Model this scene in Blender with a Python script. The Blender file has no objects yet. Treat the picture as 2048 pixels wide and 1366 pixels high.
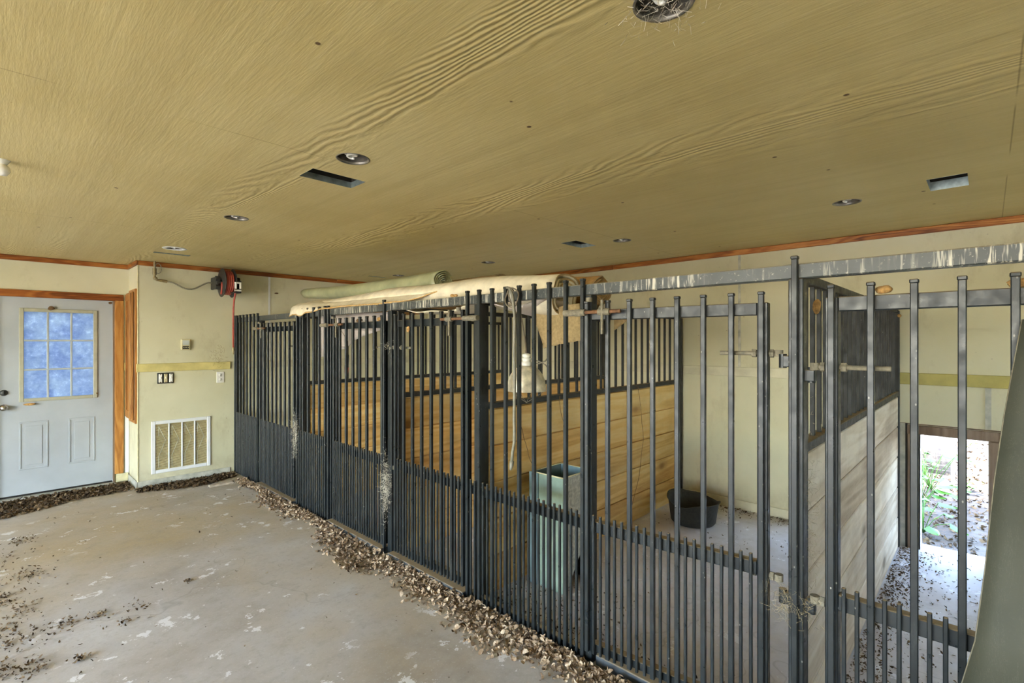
import bpy, bmesh, math, random
from mathutils import Vector, Matrix
random.seed(7)
S = bpy.context.scene
COL = S.collection
PI = math.pi

# ------------------------------------------------------------------ camera
cam = bpy.data.cameras.new('camera'); cam.sensor_width = 36.0; cam.lens = 994.0 / 2048.0 * 36.0
cam.clip_start = 0.05; cam.clip_end = 300
camo = bpy.data.objects.new('camera', cam); COL.objects.link(camo)
camo.location = (0, 0, 1.6); camo.rotation_euler = (PI/2, 0, -math.radians(46.268))
S.camera = camo

# ------------------------------------------------------------------ sky, sun, exposure
SUN_EL, SUN_AZ = math.radians(60), math.radians(195)      # azimuth measured from +x, the sun stands beyond the open side
world = bpy.data.worlds.new('sky'); S.world = world; world.use_nodes = True
wn = world.node_tree.nodes; wl = world.node_tree.links
sky = wn.new('ShaderNodeTexSky'); sky.sky_type = 'NISHITA'; sky.sun_disc = False
sky.sun_elevation = SUN_EL; sky.sun_rotation = PI/2 - SUN_AZ; sky.air_density = 1.1; sky.dust_density = 1.6
wl.new(sky.outputs[0], wn['Background'].inputs[0]); wn['Background'].inputs[1].default_value = 1.0
sun = bpy.data.lights.new('sun', 'SUN'); sun.energy = 5.0; sun.angle = 0.0093; sun.color = (1.0, 0.93, 0.82)
suno = bpy.data.objects.new('sun', sun); COL.objects.link(suno)
sd = Vector((math.cos(SUN_EL)*math.cos(SUN_AZ), math.cos(SUN_EL)*math.sin(SUN_AZ), math.sin(SUN_EL)))
suno.rotation_euler = sd.to_track_quat('Z', 'Y').to_euler(); suno.location = sd*30
S.view_settings.view_transform = 'Standard'; S.view_settings.look = 'None'
S.view_settings.gamma = 1.0; S.view_settings.use_curve_mapping = False
S.view_settings.exposure = 2.36
cy = S.cycles
cy.max_bounces = 10; cy.diffuse_bounces = 7; cy.glossy_bounces = 4; cy.transmission_bounces = 6; cy.transparent_max_bounces = 8
cy.sample_clamp_indirect = 8.0; cy.caustics_reflective = False; cy.caustics_refractive = False
cy.use_denoising = True

# ------------------------------------------------------------------ helpers
class MB:
    def __init__(s): s.v = []; s.f = []; s.m = []; s.smooth = []
    def add(s, vs, fs, smooth=False, mi=0):
        o = len(s.v); s.v += [tuple(v) for v in vs]
        for f in fs: s.f.append([o+i for i in f]); s.smooth.append(smooth); s.m.append(mi)
        return s
    def box(s, x0, x1, y0, y1, z0, z1, mi=0):
        if x0 > x1: x0, x1 = x1, x0
        if y0 > y1: y0, y1 = y1, y0
        return s.add([(x0,y0,z0),(x1,y0,z0),(x1,y1,z0),(x0,y1,z0),(x0,y0,z1),(x1,y0,z1),(x1,y1,z1),(x0,y1,z1)],
              [(0,3,2,1),(4,5,6,7),(0,1,5,4),(1,2,6,5),(2,3,7,6),(3,0,4,7)], mi=mi)
    def bbox(s, x0, x1, y0, y1, z0, z1, b=0.003, mi=0):
        b = min(b, (x1-x0)*.45, (y1-y0)*.45, (z1-z0)*.45)
        vs = []; idx = {}
        for sx in (0,1):
            for sy in (0,1):
                for sz in (0,1):
                    for a in range(3):
                        p = [x1 if sx else x0, y1 if sy else y0, z1 if sz else z0]
                        for k in range(3):
                            if k != a: p[k] += (-b if (sx,sy,sz)[k] else b)
                        idx[(sx,sy,sz,a)] = len(vs); vs.append(p)
        fs = []
        def quad(q, axis, sign):
            # order q around the axis, outward
            pts = [Vector(vs[i]) for i in q]; c = sum(pts, Vector())/len(pts)
            n = axis
            ref = (pts[0]-c).normalized(); t = n.cross(ref)
            fs.append([i for _, i in sorted(((math.atan2((Vector(vs[i])-c).dot(t), (Vector(vs[i])-c).dot(ref)), i) for i in q))])
        for a in range(3):
            for sg in (0,1):
                q = [idx[k] for k in idx if k[3]==a and k[a]==sg]
                n = Vector((0,0,0)); n[a] = 1 if sg else -1
                quad(q, n, sg)
        for a in range(3):
            o = [k for k in range(3) if k != a]
            for s1 in (0,1):
                for s2 in (0,1):
                    q = [idx[k] for k in idx if k[o[0]]==s1 and k[o[1]]==s2 and k[3]!=a]
                    n = Vector((0,0,0)); n[o[0]] = 1 if s1 else -1; n[o[1]] = 1 if s2 else -1
                    quad(q, n.normalized(), 0)
        for sx in (0,1):
            for sy in (0,1):
                for sz in (0,1):
                    q = [idx[(sx,sy,sz,a)] for a in range(3)]
                    quad(q, Vector((1 if sx else -1, 1 if sy else -1, 1 if sz else -1)).normalized(), 0)
        return s.add(vs, fs, mi=mi)
    def cyl(s, p0, p1, r, n=12, r1=None, cap=True, smooth=True, mi=0):
        p0 = Vector(p0); p1 = Vector(p1); d = (p1-p0).normalized()
        r1 = r if r1 is None else r1
        a = d.orthogonal().normalized(); b = d.cross(a)
        vs = []
        for p, rr in ((p0, r), (p1, r1)):
            for i in range(n):
                t = 2*PI*i/n; vs.append(p + (a*math.cos(t)+b*math.sin(t))*rr)
        fs = [(i, (i+1)%n, n+(i+1)%n, n+i) for i in range(n)]
        s.add(vs, fs, smooth, mi)
        if cap:
            s.add(vs[:n], [list(range(n))[::-1]], False, mi); s.add(vs[n:], [list(range(n))], False, mi)
        return s
    def tube(s, pts, r, n=8, mi=0, cap=True):
        pts = [Vector(p) for p in pts]; N = len(pts)
        rr = r if isinstance(r, (list, tuple)) else [r]*N
        vs = []; prev = None
        for i, p in enumerate(pts):
            d = (pts[min(i+1, N-1)] - pts[max(i-1, 0)]).normalized()
            if prev is None: a = d.orthogonal().normalized()
            else:
                a = prev - d*prev.dot(d)
                a = a.normalized() if a.length > 1e-6 else d.orthogonal().normalized()
            prev = a; b = d.cross(a)
            for k in range(n):
                t = 2*PI*k/n; vs.append(p + (a*math.cos(t)+b*math.sin(t))*rr[i])
        fs = []
        for i in range(N-1):
            for k in range(n):
                fs.append((i*n+k, i*n+(k+1)%n, (i+1)*n+(k+1)%n, (i+1)*n+k))
        if cap: fs += [list(range(n))[::-1], [(N-1)*n+k for k in range(n)]]
        return s.add(vs, fs, True, mi)
    def lathe(s, prof, c=(0,0,0), axis='z', n=24, mi=0, smooth=True, rot=None):
        vs = []; c = Vector(c)
        for r, h in prof:
            for i in range(n):
                t = 2*PI*i/n
                p = Vector((r*math.cos(t), r*math.sin(t), h))
                if axis == 'x': p = Vector((p.z, p.x, p.y))
                elif axis == 'y': p = Vector((p.y, p.z, p.x))
                if rot: p = rot @ p
                vs.append(c+p)
        fs = []
        for j in range(len(prof)-1):
            for i in range(n):
                fs.append((j*n+i, j*n+(i+1)%n, (j+1)*n+(i+1)%n, (j+1)*n+i))
        return s.add(vs, fs, smooth, mi)
    def grid(s, fn, nu, nv, mi=0, smooth=True):
        vs = [fn(i/nu, j/nv) for i in range(nu+1) for j in range(nv+1)]
        fs = [(i*(nv+1)+j, (i+1)*(nv+1)+j, (i+1)*(nv+1)+j+1, i*(nv+1)+j+1) for i in range(nu) for j in range(nv)]
        return s.add(vs, fs, smooth, mi)
    def mesh(s, name, mats):
        me = bpy.data.meshes.new(name); me.from_pydata(s.v, [], s.f)
        me.polygons.foreach_set('use_smooth', s.smooth)
        me.polygons.foreach_set('material_index', s.m)
        for m in (mats if isinstance(mats, (list, tuple)) else [mats]): me.materials.append(m)
        me.update(); return me
    def build(s, name, mats, parent=None, off=(0,0,0)):
        """coordinates are world ones unless a parent at OFF is given"""
        if parent is not None and off != (0,0,0):
            o = Vector(off); s.v = [tuple(Vector(v)-o) for v in s.v]
        return link(name, s.mesh(name, mats), parent)

def link(name, me, parent=None, loc=(0,0,0)):
    o = bpy.data.objects.new(name, me); COL.objects.link(o); o.location = loc
    if parent is not None: o.parent = parent
    return o
def tag(o, label=None, cat=None, group=None, kind=None):
    if label: o['label'] = label
    if cat: o['category'] = cat
    if group: o['group'] = group
    if kind: o['kind'] = kind
    return o
def empty(name, loc, label, cat, group=None, rz=0.0):
    o = bpy.data.objects.new(name, None); COL.objects.link(o); o.location = loc; o.rotation_euler = (0,0,rz)
    o.empty_display_size = .1
    return tag(o, label, cat, group)
def struct(name, mb, mats, parent=None):
    o = mb.build(name, mats, parent)
    if parent is None: o['kind'] = 'structure'
    return o
def solid(o, t, off=0.0):
    m = o.modifiers.new('thickness', 'SOLIDIFY'); m.thickness = t; m.offset = off; return o
def lerp(a, b, t): return a+(b-a)*t
def rnd(a, b): return random.uniform(a, b)

# ------------------------------------------------------------------ materials
class NT:
    def __init__(s, name, rough=.7, metal=0.0, spec=.5):
        s.m = bpy.data.materials.new(name); s.m.use_nodes = True
        s.t = s.m.node_tree; s.b = s.t.nodes['Principled BSDF']
        s.b.inputs['Roughness'].default_value = rough; s.b.inputs['Metallic'].default_value = metal
        s.b.inputs['Specular IOR Level'].default_value = spec
        s.pos = s.n('ShaderNodeNewGeometry').outputs['Position']
    def n(s, t): return s.t.nodes.new(t)
    def l(s, a, b): s.t.links.new(a, b)
    def map(s, scale=(1,1,1), src=None, loc=(0,0,0)):
        m = s.n('ShaderNodeMapping'); m.inputs['Scale'].default_value = scale; m.inputs['Location'].default_value = loc
        s.l(src or s.pos, m.inputs['Vector']); return m.outputs[0]
    def noise(s, scale=5, detail=4, rough=.55, vec=None, dist=0.0):
        n = s.n('ShaderNodeTexNoise'); n.inputs['Scale'].default_value = scale; n.inputs['Detail'].default_value = detail
        n.inputs['Roughness'].default_value = rough; n.inputs['Distortion'].default_value = dist
        s.l(vec or s.pos, n.inputs['Vector']); return n.outputs['Fac']
    def vor(s, scale=5, vec=None, feat='F1', rand=1.0):
        n = s.n('ShaderNodeTexVoronoi'); n.feature = feat; n.inputs['Scale'].default_value = scale
        n.inputs['Randomness'].default_value = rand
        s.l(vec or s.pos, n.inputs['Vector']); return n.outputs['Distance']
    def ramp(s, fac, stops, interp='LINEAR'):
        r = s.n('ShaderNodeValToRGB'); r.color_ramp.interpolation = interp
        e = r.color_ramp.elements
        while len(e) < len(stops): e.new(.5)
        for k, (p, c) in enumerate(stops):
            e[k].position = p; e[k].color = (c, c, c, 1) if not isinstance(c, (tuple, list)) else (*c, 1)
        s.l(fac, r.inputs[0]); return r.outputs[0]
    def mix(s, a, b, fac, mode='MIX'):
        m = s.n('ShaderNodeMix'); m.data_type = 'RGBA'; m.blend_type = mode
        for v, i in ((fac, 0), (a, 6), (b, 7)):
            if isinstance(v, (int, float)): m.inputs[i].default_value = v if i == 0 else (v, v, v, 1)
            elif isinstance(v, tuple): m.inputs[i].default_value = (*v, 1)
            else: s.l(v, m.inputs[i])
        return m.outputs[2]
    def math(s, op, a, b=None):
        m = s.n('ShaderNodeMath'); m.operation = op
        for i, v in ((0, a), (1, b)):
            if v is None: continue
            if isinstance(v, (int, float)): m.inputs[i].default_value = v
            else: s.l(v, m.inputs[i])
        return m.outputs[0]
    def sep(s, src=None):
        m = s.n('ShaderNodeSeparateXYZ'); s.l(src or s.pos, m.inputs[0]); return m.outputs
    def rand(s): return s.n('ShaderNodeObjectInfo').outputs['Random']
    def col(s, c):
        if isinstance(c, tuple): s.b.inputs['Base Color'].default_value = (*c, 1)
        else: s.l(c, s.b.inputs['Base Color'])
        return s
    def rough(s, r): s.l(r, s.b.inputs['Roughness']); return s
    def bump(s, h, strength=.3, dist=.01):
        b = s.n('ShaderNodeBump'); b.inputs['Strength'].default_value = strength; b.inputs['Distance'].default_value = dist
        s.l(h, b.inputs['Height']); s.l(b.outputs[0], s.b.inputs['Normal']); return s

def plain(name, c, rough=.6, metal=0.0, var=.25, scale=12, bump=0.0):
    k = NT(name, rough, metal)
    n = k.noise(scale, 5)
    lo = tuple(max(0, x*(1-var)) for x in c); hi = tuple(min(1, x*(1+var)) for x in c)
    k.col(k.ramp(n, [(.3, lo), (.7, hi)]))
    if bump: k.bump(k.noise(scale*8, 4), bump, .004)
    return k.m

def mat_ceiling():
    k = NT('ceiling_paint', .62, spec=.35)
    # embossed wood grain running along y: contour lines of a stretched noise
    g = k.noise(1.5, 2.0, .4, k.map((1.0, .13, 1.0)), .15)
    wob = k.noise(13, 3, .5, k.map((1, .35, 1), loc=(4, 0, 0)))
    rings = k.math('SINE', k.math('ADD', k.math('MULTIPLY', g, 420.0), k.math('MULTIPLY', wob, 10.0)))
    band = k.ramp(k.noise(2.1, 2.5, .5, k.map((1.0, .07, 1), loc=(3, 1, 0))), [(.51, 0.0), (.61, 1.0)])
    fine = k.noise(85, 4, .65, k.map((1, .09, 1)))
    wide = k.noise(9, 3, .6, k.map((1, .03, 1)))
    h = k.math('ADD', k.math('MULTIPLY', k.math('MULTIPLY', rings, band), .75), k.math('MULTIPLY', fine, .75))
    h = k.math('ADD', h, k.math('MULTIPLY', wide, 1.4))
    c = k.ramp(k.noise(.55, 4, .6), [(.3, (.47, .375, .155)), (.5, (.545, .445, .205)), (.72, (.60, .505, .255))])
    c = k.mix(c, (.40, .31, .13), k.math('MULTIPLY', k.ramp(wide, [(.46, 0.0), (.66, 1.0)]), .30))
    c = k.mix(c, (.72, .64, .40), k.math('MULTIPLY', k.ramp(fine, [(.5, 0.0), (.75, 1.0)]), .16))
    # nail heads, fly specks and rust marks
    d = k.ramp(k.vor(3.6), [(.030, 1.0), (.042, 0.0)])
    c = k.mix(c, (.10, .055, .02), d)
    d2 = k.ramp(k.vor(11.0, k.map(loc=(5, 3, 0))), [(.020, 1.0), (.032, 0.0)])
    c = k.mix(c, (.22, .11, .03), k.math('MULTIPLY', d2, k.ramp(k.noise(1.7, 2), [(.52, 0.0), (.6, .8)])))
    # sheet joints
    x, y, z = k.sep()
    for (ax, at) in ((y, 2.285), (y, -.075), (y, 4.73)):
        j = k.ramp(k.math('ABSOLUTE', k.math('SUBTRACT', ax, at)), [(.0012, 1.0), (.0028, 0.0)])
        br = k.ramp(k.noise(1.4, 2, .5, k.map((1, 1, 1), loc=(9, 2, 0))), [(.44, 0.0), (.5, .8)])
        c = k.mix(c, (.20, .14, .05), k.math('MULTIPLY', j, br))
    k.col(c); k.bump(h, .42, .005); return k.m

def mat_wall(name='wall_paint', tint=(1, 1, 1), seed=0.0):
    k = NT(name, .6, spec=.3)
    T = lambda r, g, b: (r*tint[0], g*tint[1], b*tint[2])
    c = k.ramp(k.noise(.9, 5, .6, k.map(loc=(seed, 0, 0))), [(.3, T(.56, .54, .37)), (.55, T(.64, .62, .45)), (.75, T(.68, .665, .52))])
    sm = k.ramp(k.noise(3.2, 6, .7, k.map((1, 1, .55), loc=(seed, 4, 2))), [(.55, 0.0), (.80, 1.0)])
    c = k.mix(c, T(.36, .31, .18), k.math('MULTIPLY', sm, .6))
    sp = k.ramp(k.vor(9.0, k.map(loc=(seed, 1, 1))), [(.030, 1.0), (.055, 0.0)])
    c = k.mix(c, (.17, .14, .08), k.math('MULTIPLY', sp, k.ramp(k.noise(2.1, 3, .6, k.map(loc=(7, seed, 0))), [(.48, 0.0), (.62, .8)])))
    x, y, z = k.sep()
    foot = k.math('MULTIPLY', k.ramp(z, [(0.0, 1.0), (.28, 0.0)]), k.ramp(k.noise(4, 5, .65), [(.38, 0.0), (.66, .75)]))
    c = k.mix(c, (.28, .235, .15), foot)
    k.col(c); k.bump(k.noise(55, 4, .6, k.map((1, 1, .25))), .12, .003); return k.m

def mat_floor():
    k = NT('concrete', .75, spec=.35)
    c = k.ramp(k.noise(.8, 6, .6), [(.3, (.33, .285, .23)), (.48, (.455, .43, .405)), (.7, (.56, .55, .55))])
    tan = k.ramp(k.noise(.42, 4, .6, k.map(loc=(2.2, .4, 0))), [(.42, 0.0), (.60, 1.0)])
    c = k.mix(c, (.46, .355, .19), k.math('MULTIPLY', tan, .75))
    c = k.mix(c, (.30, .275, .23), k.math('MULTIPLY', k.ramp(k.noise(26, 6, .7), [(.52, 0.0), (.75, 1.0)]), .55))
    stall_light = k.math('MULTIPLY', k.ramp(k.sep()[0], [(.0, 0.0), (1.0, 1.0)]), 1.0)
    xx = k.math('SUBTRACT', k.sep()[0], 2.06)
    stall_light = k.math('MULTIPLY', k.ramp(xx, [(.0, 0.0), (.06, 1.0)]), k.ramp(k.noise(2.0, 5, .65), [(.32, .35), (.55, .9)]))
    c = k.mix(c, (.60, .575, .585), stall_light)  # stall floor painted paler in place of daylight from the low doorways
    c = k.mix(c, (.66, .65, .66), k.math('MULTIPLY', k.ramp(k.noise(60, 5, .75), [(.56, 0.0), (.72, 1.0)]), .45))
    c = k.mix(c, (.27, .235, .18), k.math('MULTIPLY', k.ramp(k.noise(7, 6, .75, k.map(loc=(1, 7, 0))), [(.52, 0.0), (.72, 1.0)]), .40))
    # flakes of white paint
    vec = k.map((1, 1, 1), loc=(.4, .2, 0))
    fl = k.math('MULTIPLY', k.ramp(k.noise(5.2, 5, .72, vec), [(.600, 0.0), (.618, 1.0)]), k.ramp(k.noise(1.1, 2, .5, k.map(loc=(6, 3, 0))), [(.40, 0.0), (.50, 1.0)]))
    c = k.mix(c, (.80, .80, .82), k.math('MULTIPLY', fl, .8))
    # specks of dirt
    sp = k.ramp(k.vor(13), [(.035, 1.0), (.07, 0.0)])
    c = k.mix(c, (.09, .065, .04), k.math('MULTIPLY', sp, k.ramp(k.noise(2.3, 3), [(.46, 0.0), (.60, .85)])))
    # hairline cracks
    vv = k.n('ShaderNodeTexVoronoi'); vv.feature = 'DISTANCE_TO_EDGE'; vv.inputs['Scale'].default_value = .45
    nn = k.n('ShaderNodeTexNoise'); nn.inputs['Scale'].default_value = 2.5; k.l(k.pos, nn.inputs['Vector'])
    av = k.n('ShaderNodeVectorMath'); av.operation = 'ADD'; k.l(k.pos, av.inputs[0]); k.l(nn.outputs['Color'], av.inputs[1])
    k.l(av.outputs[0], vv.inputs['Vector'])
    c = k.mix(c, (.13, .11, .08), k.math('MULTIPLY', k.ramp(vv.outputs['Distance'], [(.001, 1.0), (.0025, 0.0)]), .25))
    k.col(c); k.bump(k.noise(38, 6, .7), .22, .004)
    k.rough(k.ramp(k.noise(3, 4), [(.3, .55), (.7, .85)])); return k.m

def mat_steel(name='black_paint', base=(.0095, .013, .0155), dust=.65, rough=.34):
    k = NT(name, rough, spec=.42)
    c = k.ramp(k.noise(9, 5, .6), [(.3, tuple(x*.75 for x in base)), (.7, tuple(x*1.5 for x in base))])
    # dust on faces turned up
    g = k.n('ShaderNodeNewGeometry'); nz = k.sep(g.outputs['Normal'])[2]
    c = k.mix(c, (.34, .25, .14), k.ramp(nz, [(.55, 0.0), (.9, .85)]))
    # droppings and specks
    sp = k.ramp(k.vor(48, k.map((1, 1, .55))), [(.07, 1.0), (.13, 0.0)])
    c = k.mix(c, (.55, .52, .46), k.math('MULTIPLY', sp, k.ramp(k.noise(6, 3), [(.52, 0.0), (.66, dust)])))
    rub = k.ramp(k.noise(13, 6, .75, k.map((1, 1, .30))), [(.54, 0.0), (.82, .32)])
    c = k.mix(c, (.13, .13, .115), rub)
    k.col(c); k.rough(k.ramp(k.noise(20, 4), [(.3, rough-.08), (.75, rough+.22)]))
    k.bump(k.noise(60, 3), .08, .002); return k.m

def mat_beam():
    k = NT('beam_paint', .42, spec=.5)
    c = k.ramp(k.noise(9, 5, .6), [(.3, (.030, .037, .039)), (.7, (.055, .066, .068))])
    dr = k.ramp(k.noise(64, 3, .7, k.map((1, 1, .07))), [(.53, 0.0), (.60, .9)])
    dr = k.math('MULTIPLY', dr, k.ramp(k.noise(2.6, 3, .6, k.map((1, 1, .1), loc=(0, 3, 0))), [(.42, 0.0), (.56, .85)]))
    x, y, z = k.sep()
    dr = k.math('MULTIPLY', dr, k.ramp(z, [(1.83, .25), (1.875, 1.0)])) if False else dr
    c = k.mix(c, (.66, .64, .55), dr)
    sp = k.ramp(k.noise(90, 3, .7), [(.62, 0.0), (.70, .8)])
    c = k.mix(c, (.6, .58, .5), k.math('MULTIPLY', sp, .6))
    g = k.n('ShaderNodeNewGeometry'); nz = k.sep(g.outputs['Normal'])[2]
    c = k.mix(c, (.50, .44, .32), k.ramp(nz, [(.55, 0.0), (.9, .9)]))
    k.col(c); return k.m

def mat_wood(name, lo, mid, hi, axis='x', rough=.6, knots=True, dirt=0.0, gs=1.0):
    k = NT(name, rough, spec=.3)
    r = k.math('MULTIPLY', k.rand(), 37.0)
    cb = k.n('ShaderNodeCombineXYZ')
    for i in range(3): k.l(r, cb.inputs[i])
    av = k.n('ShaderNodeVectorMath'); av.operation = 'ADD'; k.l(k.pos, av.inputs[0]); k.l(cb.outputs[0], av.inputs[1])
    sc = {'x': (.10, 1, 1), 'y': (1, .10, 1), 'z': (1, 1, .10)}[axis]
    v = k.map(sc, av.outputs[0])
    g = k.noise(3.2*gs, 3, .5, v, .6)
    ring = k.math('SINE', k.math('MULTIPLY', g, 60.0))
    fine = k.noise(60*gs, 5, .65, v)
    t = k.math('ADD', k.math('MULTIPLY', ring, .085), k.math('MULTIPLY', fine, .30))
    t = k.math('ADD', t, k.math('MULTIPLY', g, .70))
    c = k.ramp(t, [(.30, lo), (.50, mid), (.68, hi)])
    hsv = k.n('ShaderNodeHueSaturation'); k.l(c, hsv.inputs['Color'])
    k.l(k.ramp(k.rand(), [(0.0, .82), (1.0, 1.16)]), hsv.inputs['Value']); c = hsv.outputs[0]
    if knots:
        sk = {'x': (.55, 1, 1), 'y': (1, .55, 1), 'z': (1, 1, .55)}[axis]
        d = k.vor(3.3, k.map(sk, av.outputs[0]))
        c = k.mix(c, tuple(x*.25 for x in lo), k.ramp(d, [(.085, .9), (.14, 0.0)]))
        c = k.mix(c, tuple(x*.7 for x in lo), k.ramp(d, [(.12, .55), (.26, 0.0)]))
    if dirt:
        c = k.mix(c, (.16, .11, .065), k.math('MULTIPLY', k.ramp(k.noise(2.4, 6, .7), [(.46, 0.0), (.72, 1.0)]), dirt))
    k.col(c); k.bump(t, .25, .003); return k.m

M = {}
M['ceil'] = mat_ceiling(); M['wall'] = mat_wall(); M['wallg'] = mat_wall('wall_paint_grey', (.86, .82, .90), 3.0)
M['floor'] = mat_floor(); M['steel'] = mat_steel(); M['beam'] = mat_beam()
M['steel_part'] = mat_steel('partition_steel', (.016, .018, .017), .4, .5)
M['pine'] = mat_wood('pine_planks', (.60, .325, .085), (.84, .55, .19), (.92, .70, .32), 'x', .55, True, .22)
M['greyplank'] = mat_wood('weathered_planks', (.42, .33, .23), (.60, .51, .385), (.72, .645, .53), 'x', .75, True, .35)
M['crown_y'] = mat_wood('stained_trim_y', (.12, .03, .008), (.36, .125, .025), (.55, .24, .06), 'y', .4, False, 0, 2.2)
M['crown_x'] = mat_wood('stained_trim_x', (.12, .03, .008), (.30, .095, .02), (.44, .17, .04), 'x', .4, False, 0, 2.2)
M['casing'] = mat_wood('stained_casing', (.22, .08, .018), (.42, .185, .045), (.56, .29, .085), 'z', .4, False, 0, 2)
M['brownjamb'] = mat_wood('brown_jamb', (.13, .085, .055), (.24, .17, .12), (.34, .26, .20), 'z', .7, False, .3)
M['yellow'] = plain('yellow_band_paint', (.62, .54, .22), .5, 0, .18, 7)
M['olive'] = plain('olive_band_paint', (.42, .37, .10), .5, 0, .18, 7)
M['bandw'] = plain('cream_band_paint', (.58, .55, .40), .5, 0, .15, 7)
M['base'] = plain('baseboard_paint', (.44, .44, .38), .6, 0, .3, 14)
M['creamblock'] = plain('cream_block_paint', (.62, .58, .36), .6, 0, .2, 14)
M['white'] = plain('white_paint', (.74, .76, .78), .4, 0, .06, 5)
M['doorw'] = plain('door_paint', (.40, .435, .47), .38, 0, .08, 3)
M['litewood'] = plain('lite_frame', (.40, .40, .31), .45, 0, .12, 9)
M['muntin'] = plain('muntin_plastic', (.40, .45, .47), .4, 0, .08, 9)
M['chrome'] = plain('chrome', (.62, .62, .62), .22, 1.0, .1, 20)
M['galv'] = plain('galvanised', (.45, .52, .50), .38, .85, .3, 25)
M['alum'] = plain('can_metal', (.22, .20, .17), .4, .7, .35, 30)
M['dark'] = plain('dark_void', (.015, .013, .010), .9, 0, .3, 20)
M['bulb'] = plain('bulb_glass', (.85, .84, .80), .3, 0, .05, 30)
M['brass'] = plain('brass', (.26, .21, .11), .45, .6, .3, 40)
M['hosered'] = plain('red_hose', (.42, .075, .05), .45, 0, .2, 30)
M['reelblk'] = plain('reel_black', (.028, .030, .028), .45, 0, .4, 30)
M['flex'] = plain('braided_line', (.30, .29, .22), .4, .5, .3, 90)
M['beige'] = plain('beige_plastic', (.55, .50, .30), .45, 0, .1, 20)
M['lcd'] = plain('display_grey', (.50, .55, .55), .2, 0, .05, 20)
M['plastw'] = plain('white_plastic', (.80, .79, .74), .35, 0, .05, 20)
M['filter'] = plain('filter_media', (.24, .17, .07), .9, 0, .3, 60)
M['carpet'] = plain('cream_carpet', (.72, .66, .51), .95, 0, .14, 14, .5)
M['backing'] = plain('carpet_backing', (.36, .265, .13), .95, 0, .22, 60, .5)
M['underlay'] = plain('mauve_underlay', (.50, .45, .42), .95, 0, .12, 12, .3)
M['jute'] = plain('jute_edge', (.58, .38, .15), .95, 0, .3, 120, .6)
M['brownroll'] = plain('brown_roll', (.42, .25, .09), .9, 0, .25, 30, .4)
M['greenp'] = plain('green_sheeting', (.40, .43, .26), .28, 0, .2, 6)
M['greenbin'] = plain('green_bin_paint', (.28, .38, .31), .45, .1, .25, 8)
M['bluebin'] = plain('blue_bin_paint', (.17, .27, .31), .45, .1, .25, 8)
M['greybin'] = plain('speckled_zinc', (.48, .48, .42), .5, .3, .35, 45)
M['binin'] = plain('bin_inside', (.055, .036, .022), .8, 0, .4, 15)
M['rubber'] = plain('black_rubber', (.016, .016, .013), .7, 0, .5, 40, .3)
M['rust'] = plain('rusty_rod', (.20, .10, .05), .75, .3, .4, 60, .3)
M['dusty'] = plain('dusty_bolt', (.22, .20, .15), .8, .2, .3, 60, .4)
M['mud'] = plain('mud', (.50, .30, .11), .95, 0, .35, 70, .8)
M['muddark'] = plain('dark_mud', (.17, .10, .045), .95, 0, .35, 70, .8)
M['cord'] = plain('grey_cord', (.20, .19, .15), .5, 0, .2, 40)
M['cordk'] = plain('brown_cord', (.16, .13, .09), .6, 0, .2, 40)
M['lampsh'] = plain('dusty_aluminium', (.60, .54, .40), .45, .25, .35, 22)
M['porc'] = plain('porcelain', (.80, .79, .72), .25, 0, .08, 20)
M['twine'] = plain('brown_twine', (.22, .13, .05), .9, 0, .3, 40)
M['web'] = plain('cobweb_silk', (.66, .62, .52), .95, 0, .2, 40)
M['hay'] = plain('hay', (.34, .28, .17), .95, 0, .3, 60)
M['redgrip'] = plain('red_grip', (.62, .05, .03), .4, 0, .1, 40)
M['toolk'] = plain('black_grip', (.035, .035, .035), .5, 0, .3, 40)
M['scrap'] = plain('old_board', (.42, .36, .28), .85, 0, .3, 30, .4)
M['bark'] = plain('bark', (.13, .115, .11), .95, 0, .45, 18, 1.0)
M['wire'] = plain('fence_wire', (.42, .42, .42), .4, .8, .2, 30)
M['weed'] = plain('weed_leaf', (.07, .20, .022), .5, 0, .35, 15)
M['sillpaint'] = mat_steel('sill_paint', (.045, .055, .065), .8, .5)

def mat_leaf(name, pal, pos):
    k = NT(name, .85, spec=.25)
    a = k.n('ShaderNodeAttribute'); a.attribute_name = 'tone'
    n = k.noise(80, 3)
    f = k.math('ADD', k.math('MULTIPLY', a.outputs['Fac'], .8), k.math('MULTIPLY', n, .2))
    k.col(k.ramp(f, list(zip(pos, pal)))); return k.m
M['leaf'] = mat_leaf('dry_leaves', [(.08, .05, .028), (.23, .16, .10), (.39, .29, .20), (.54, .44, .33)], [.1, .35, .65, .95])
M['leafdark'] = mat_leaf('dark_leaf_litter', [(.035, .022, .011), (.085, .055, .03), (.15, .10, .055), (.22, .155, .085)], [.1, .4, .7, .95])

def mat_sheet():
    k = NT('dull_sheet', .62, 0, .25)
    c = k.ramp(k.noise(2.5, 5, .6), [(.3, (.036, .040, .030)), (.7, (.064, .068, .053))])
    c = k.mix(c, (.075, .075, .062), k.math('MULTIPLY', k.ramp(k.noise(160, 3, .7), [(.55, 0.0), (.75, 1.0)]), .35))
    sc = k.ramp(k.noise(4, 6, .8, k.map((1, 2.5, .5)), 2.5), [(.496, 0.0), (.5, .4), (.504, 0.0)])
    c = k.mix(c, (.17, .16, .13), sc)
    k.col(c); return k.m
M['sheet'] = mat_sheet()

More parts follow.
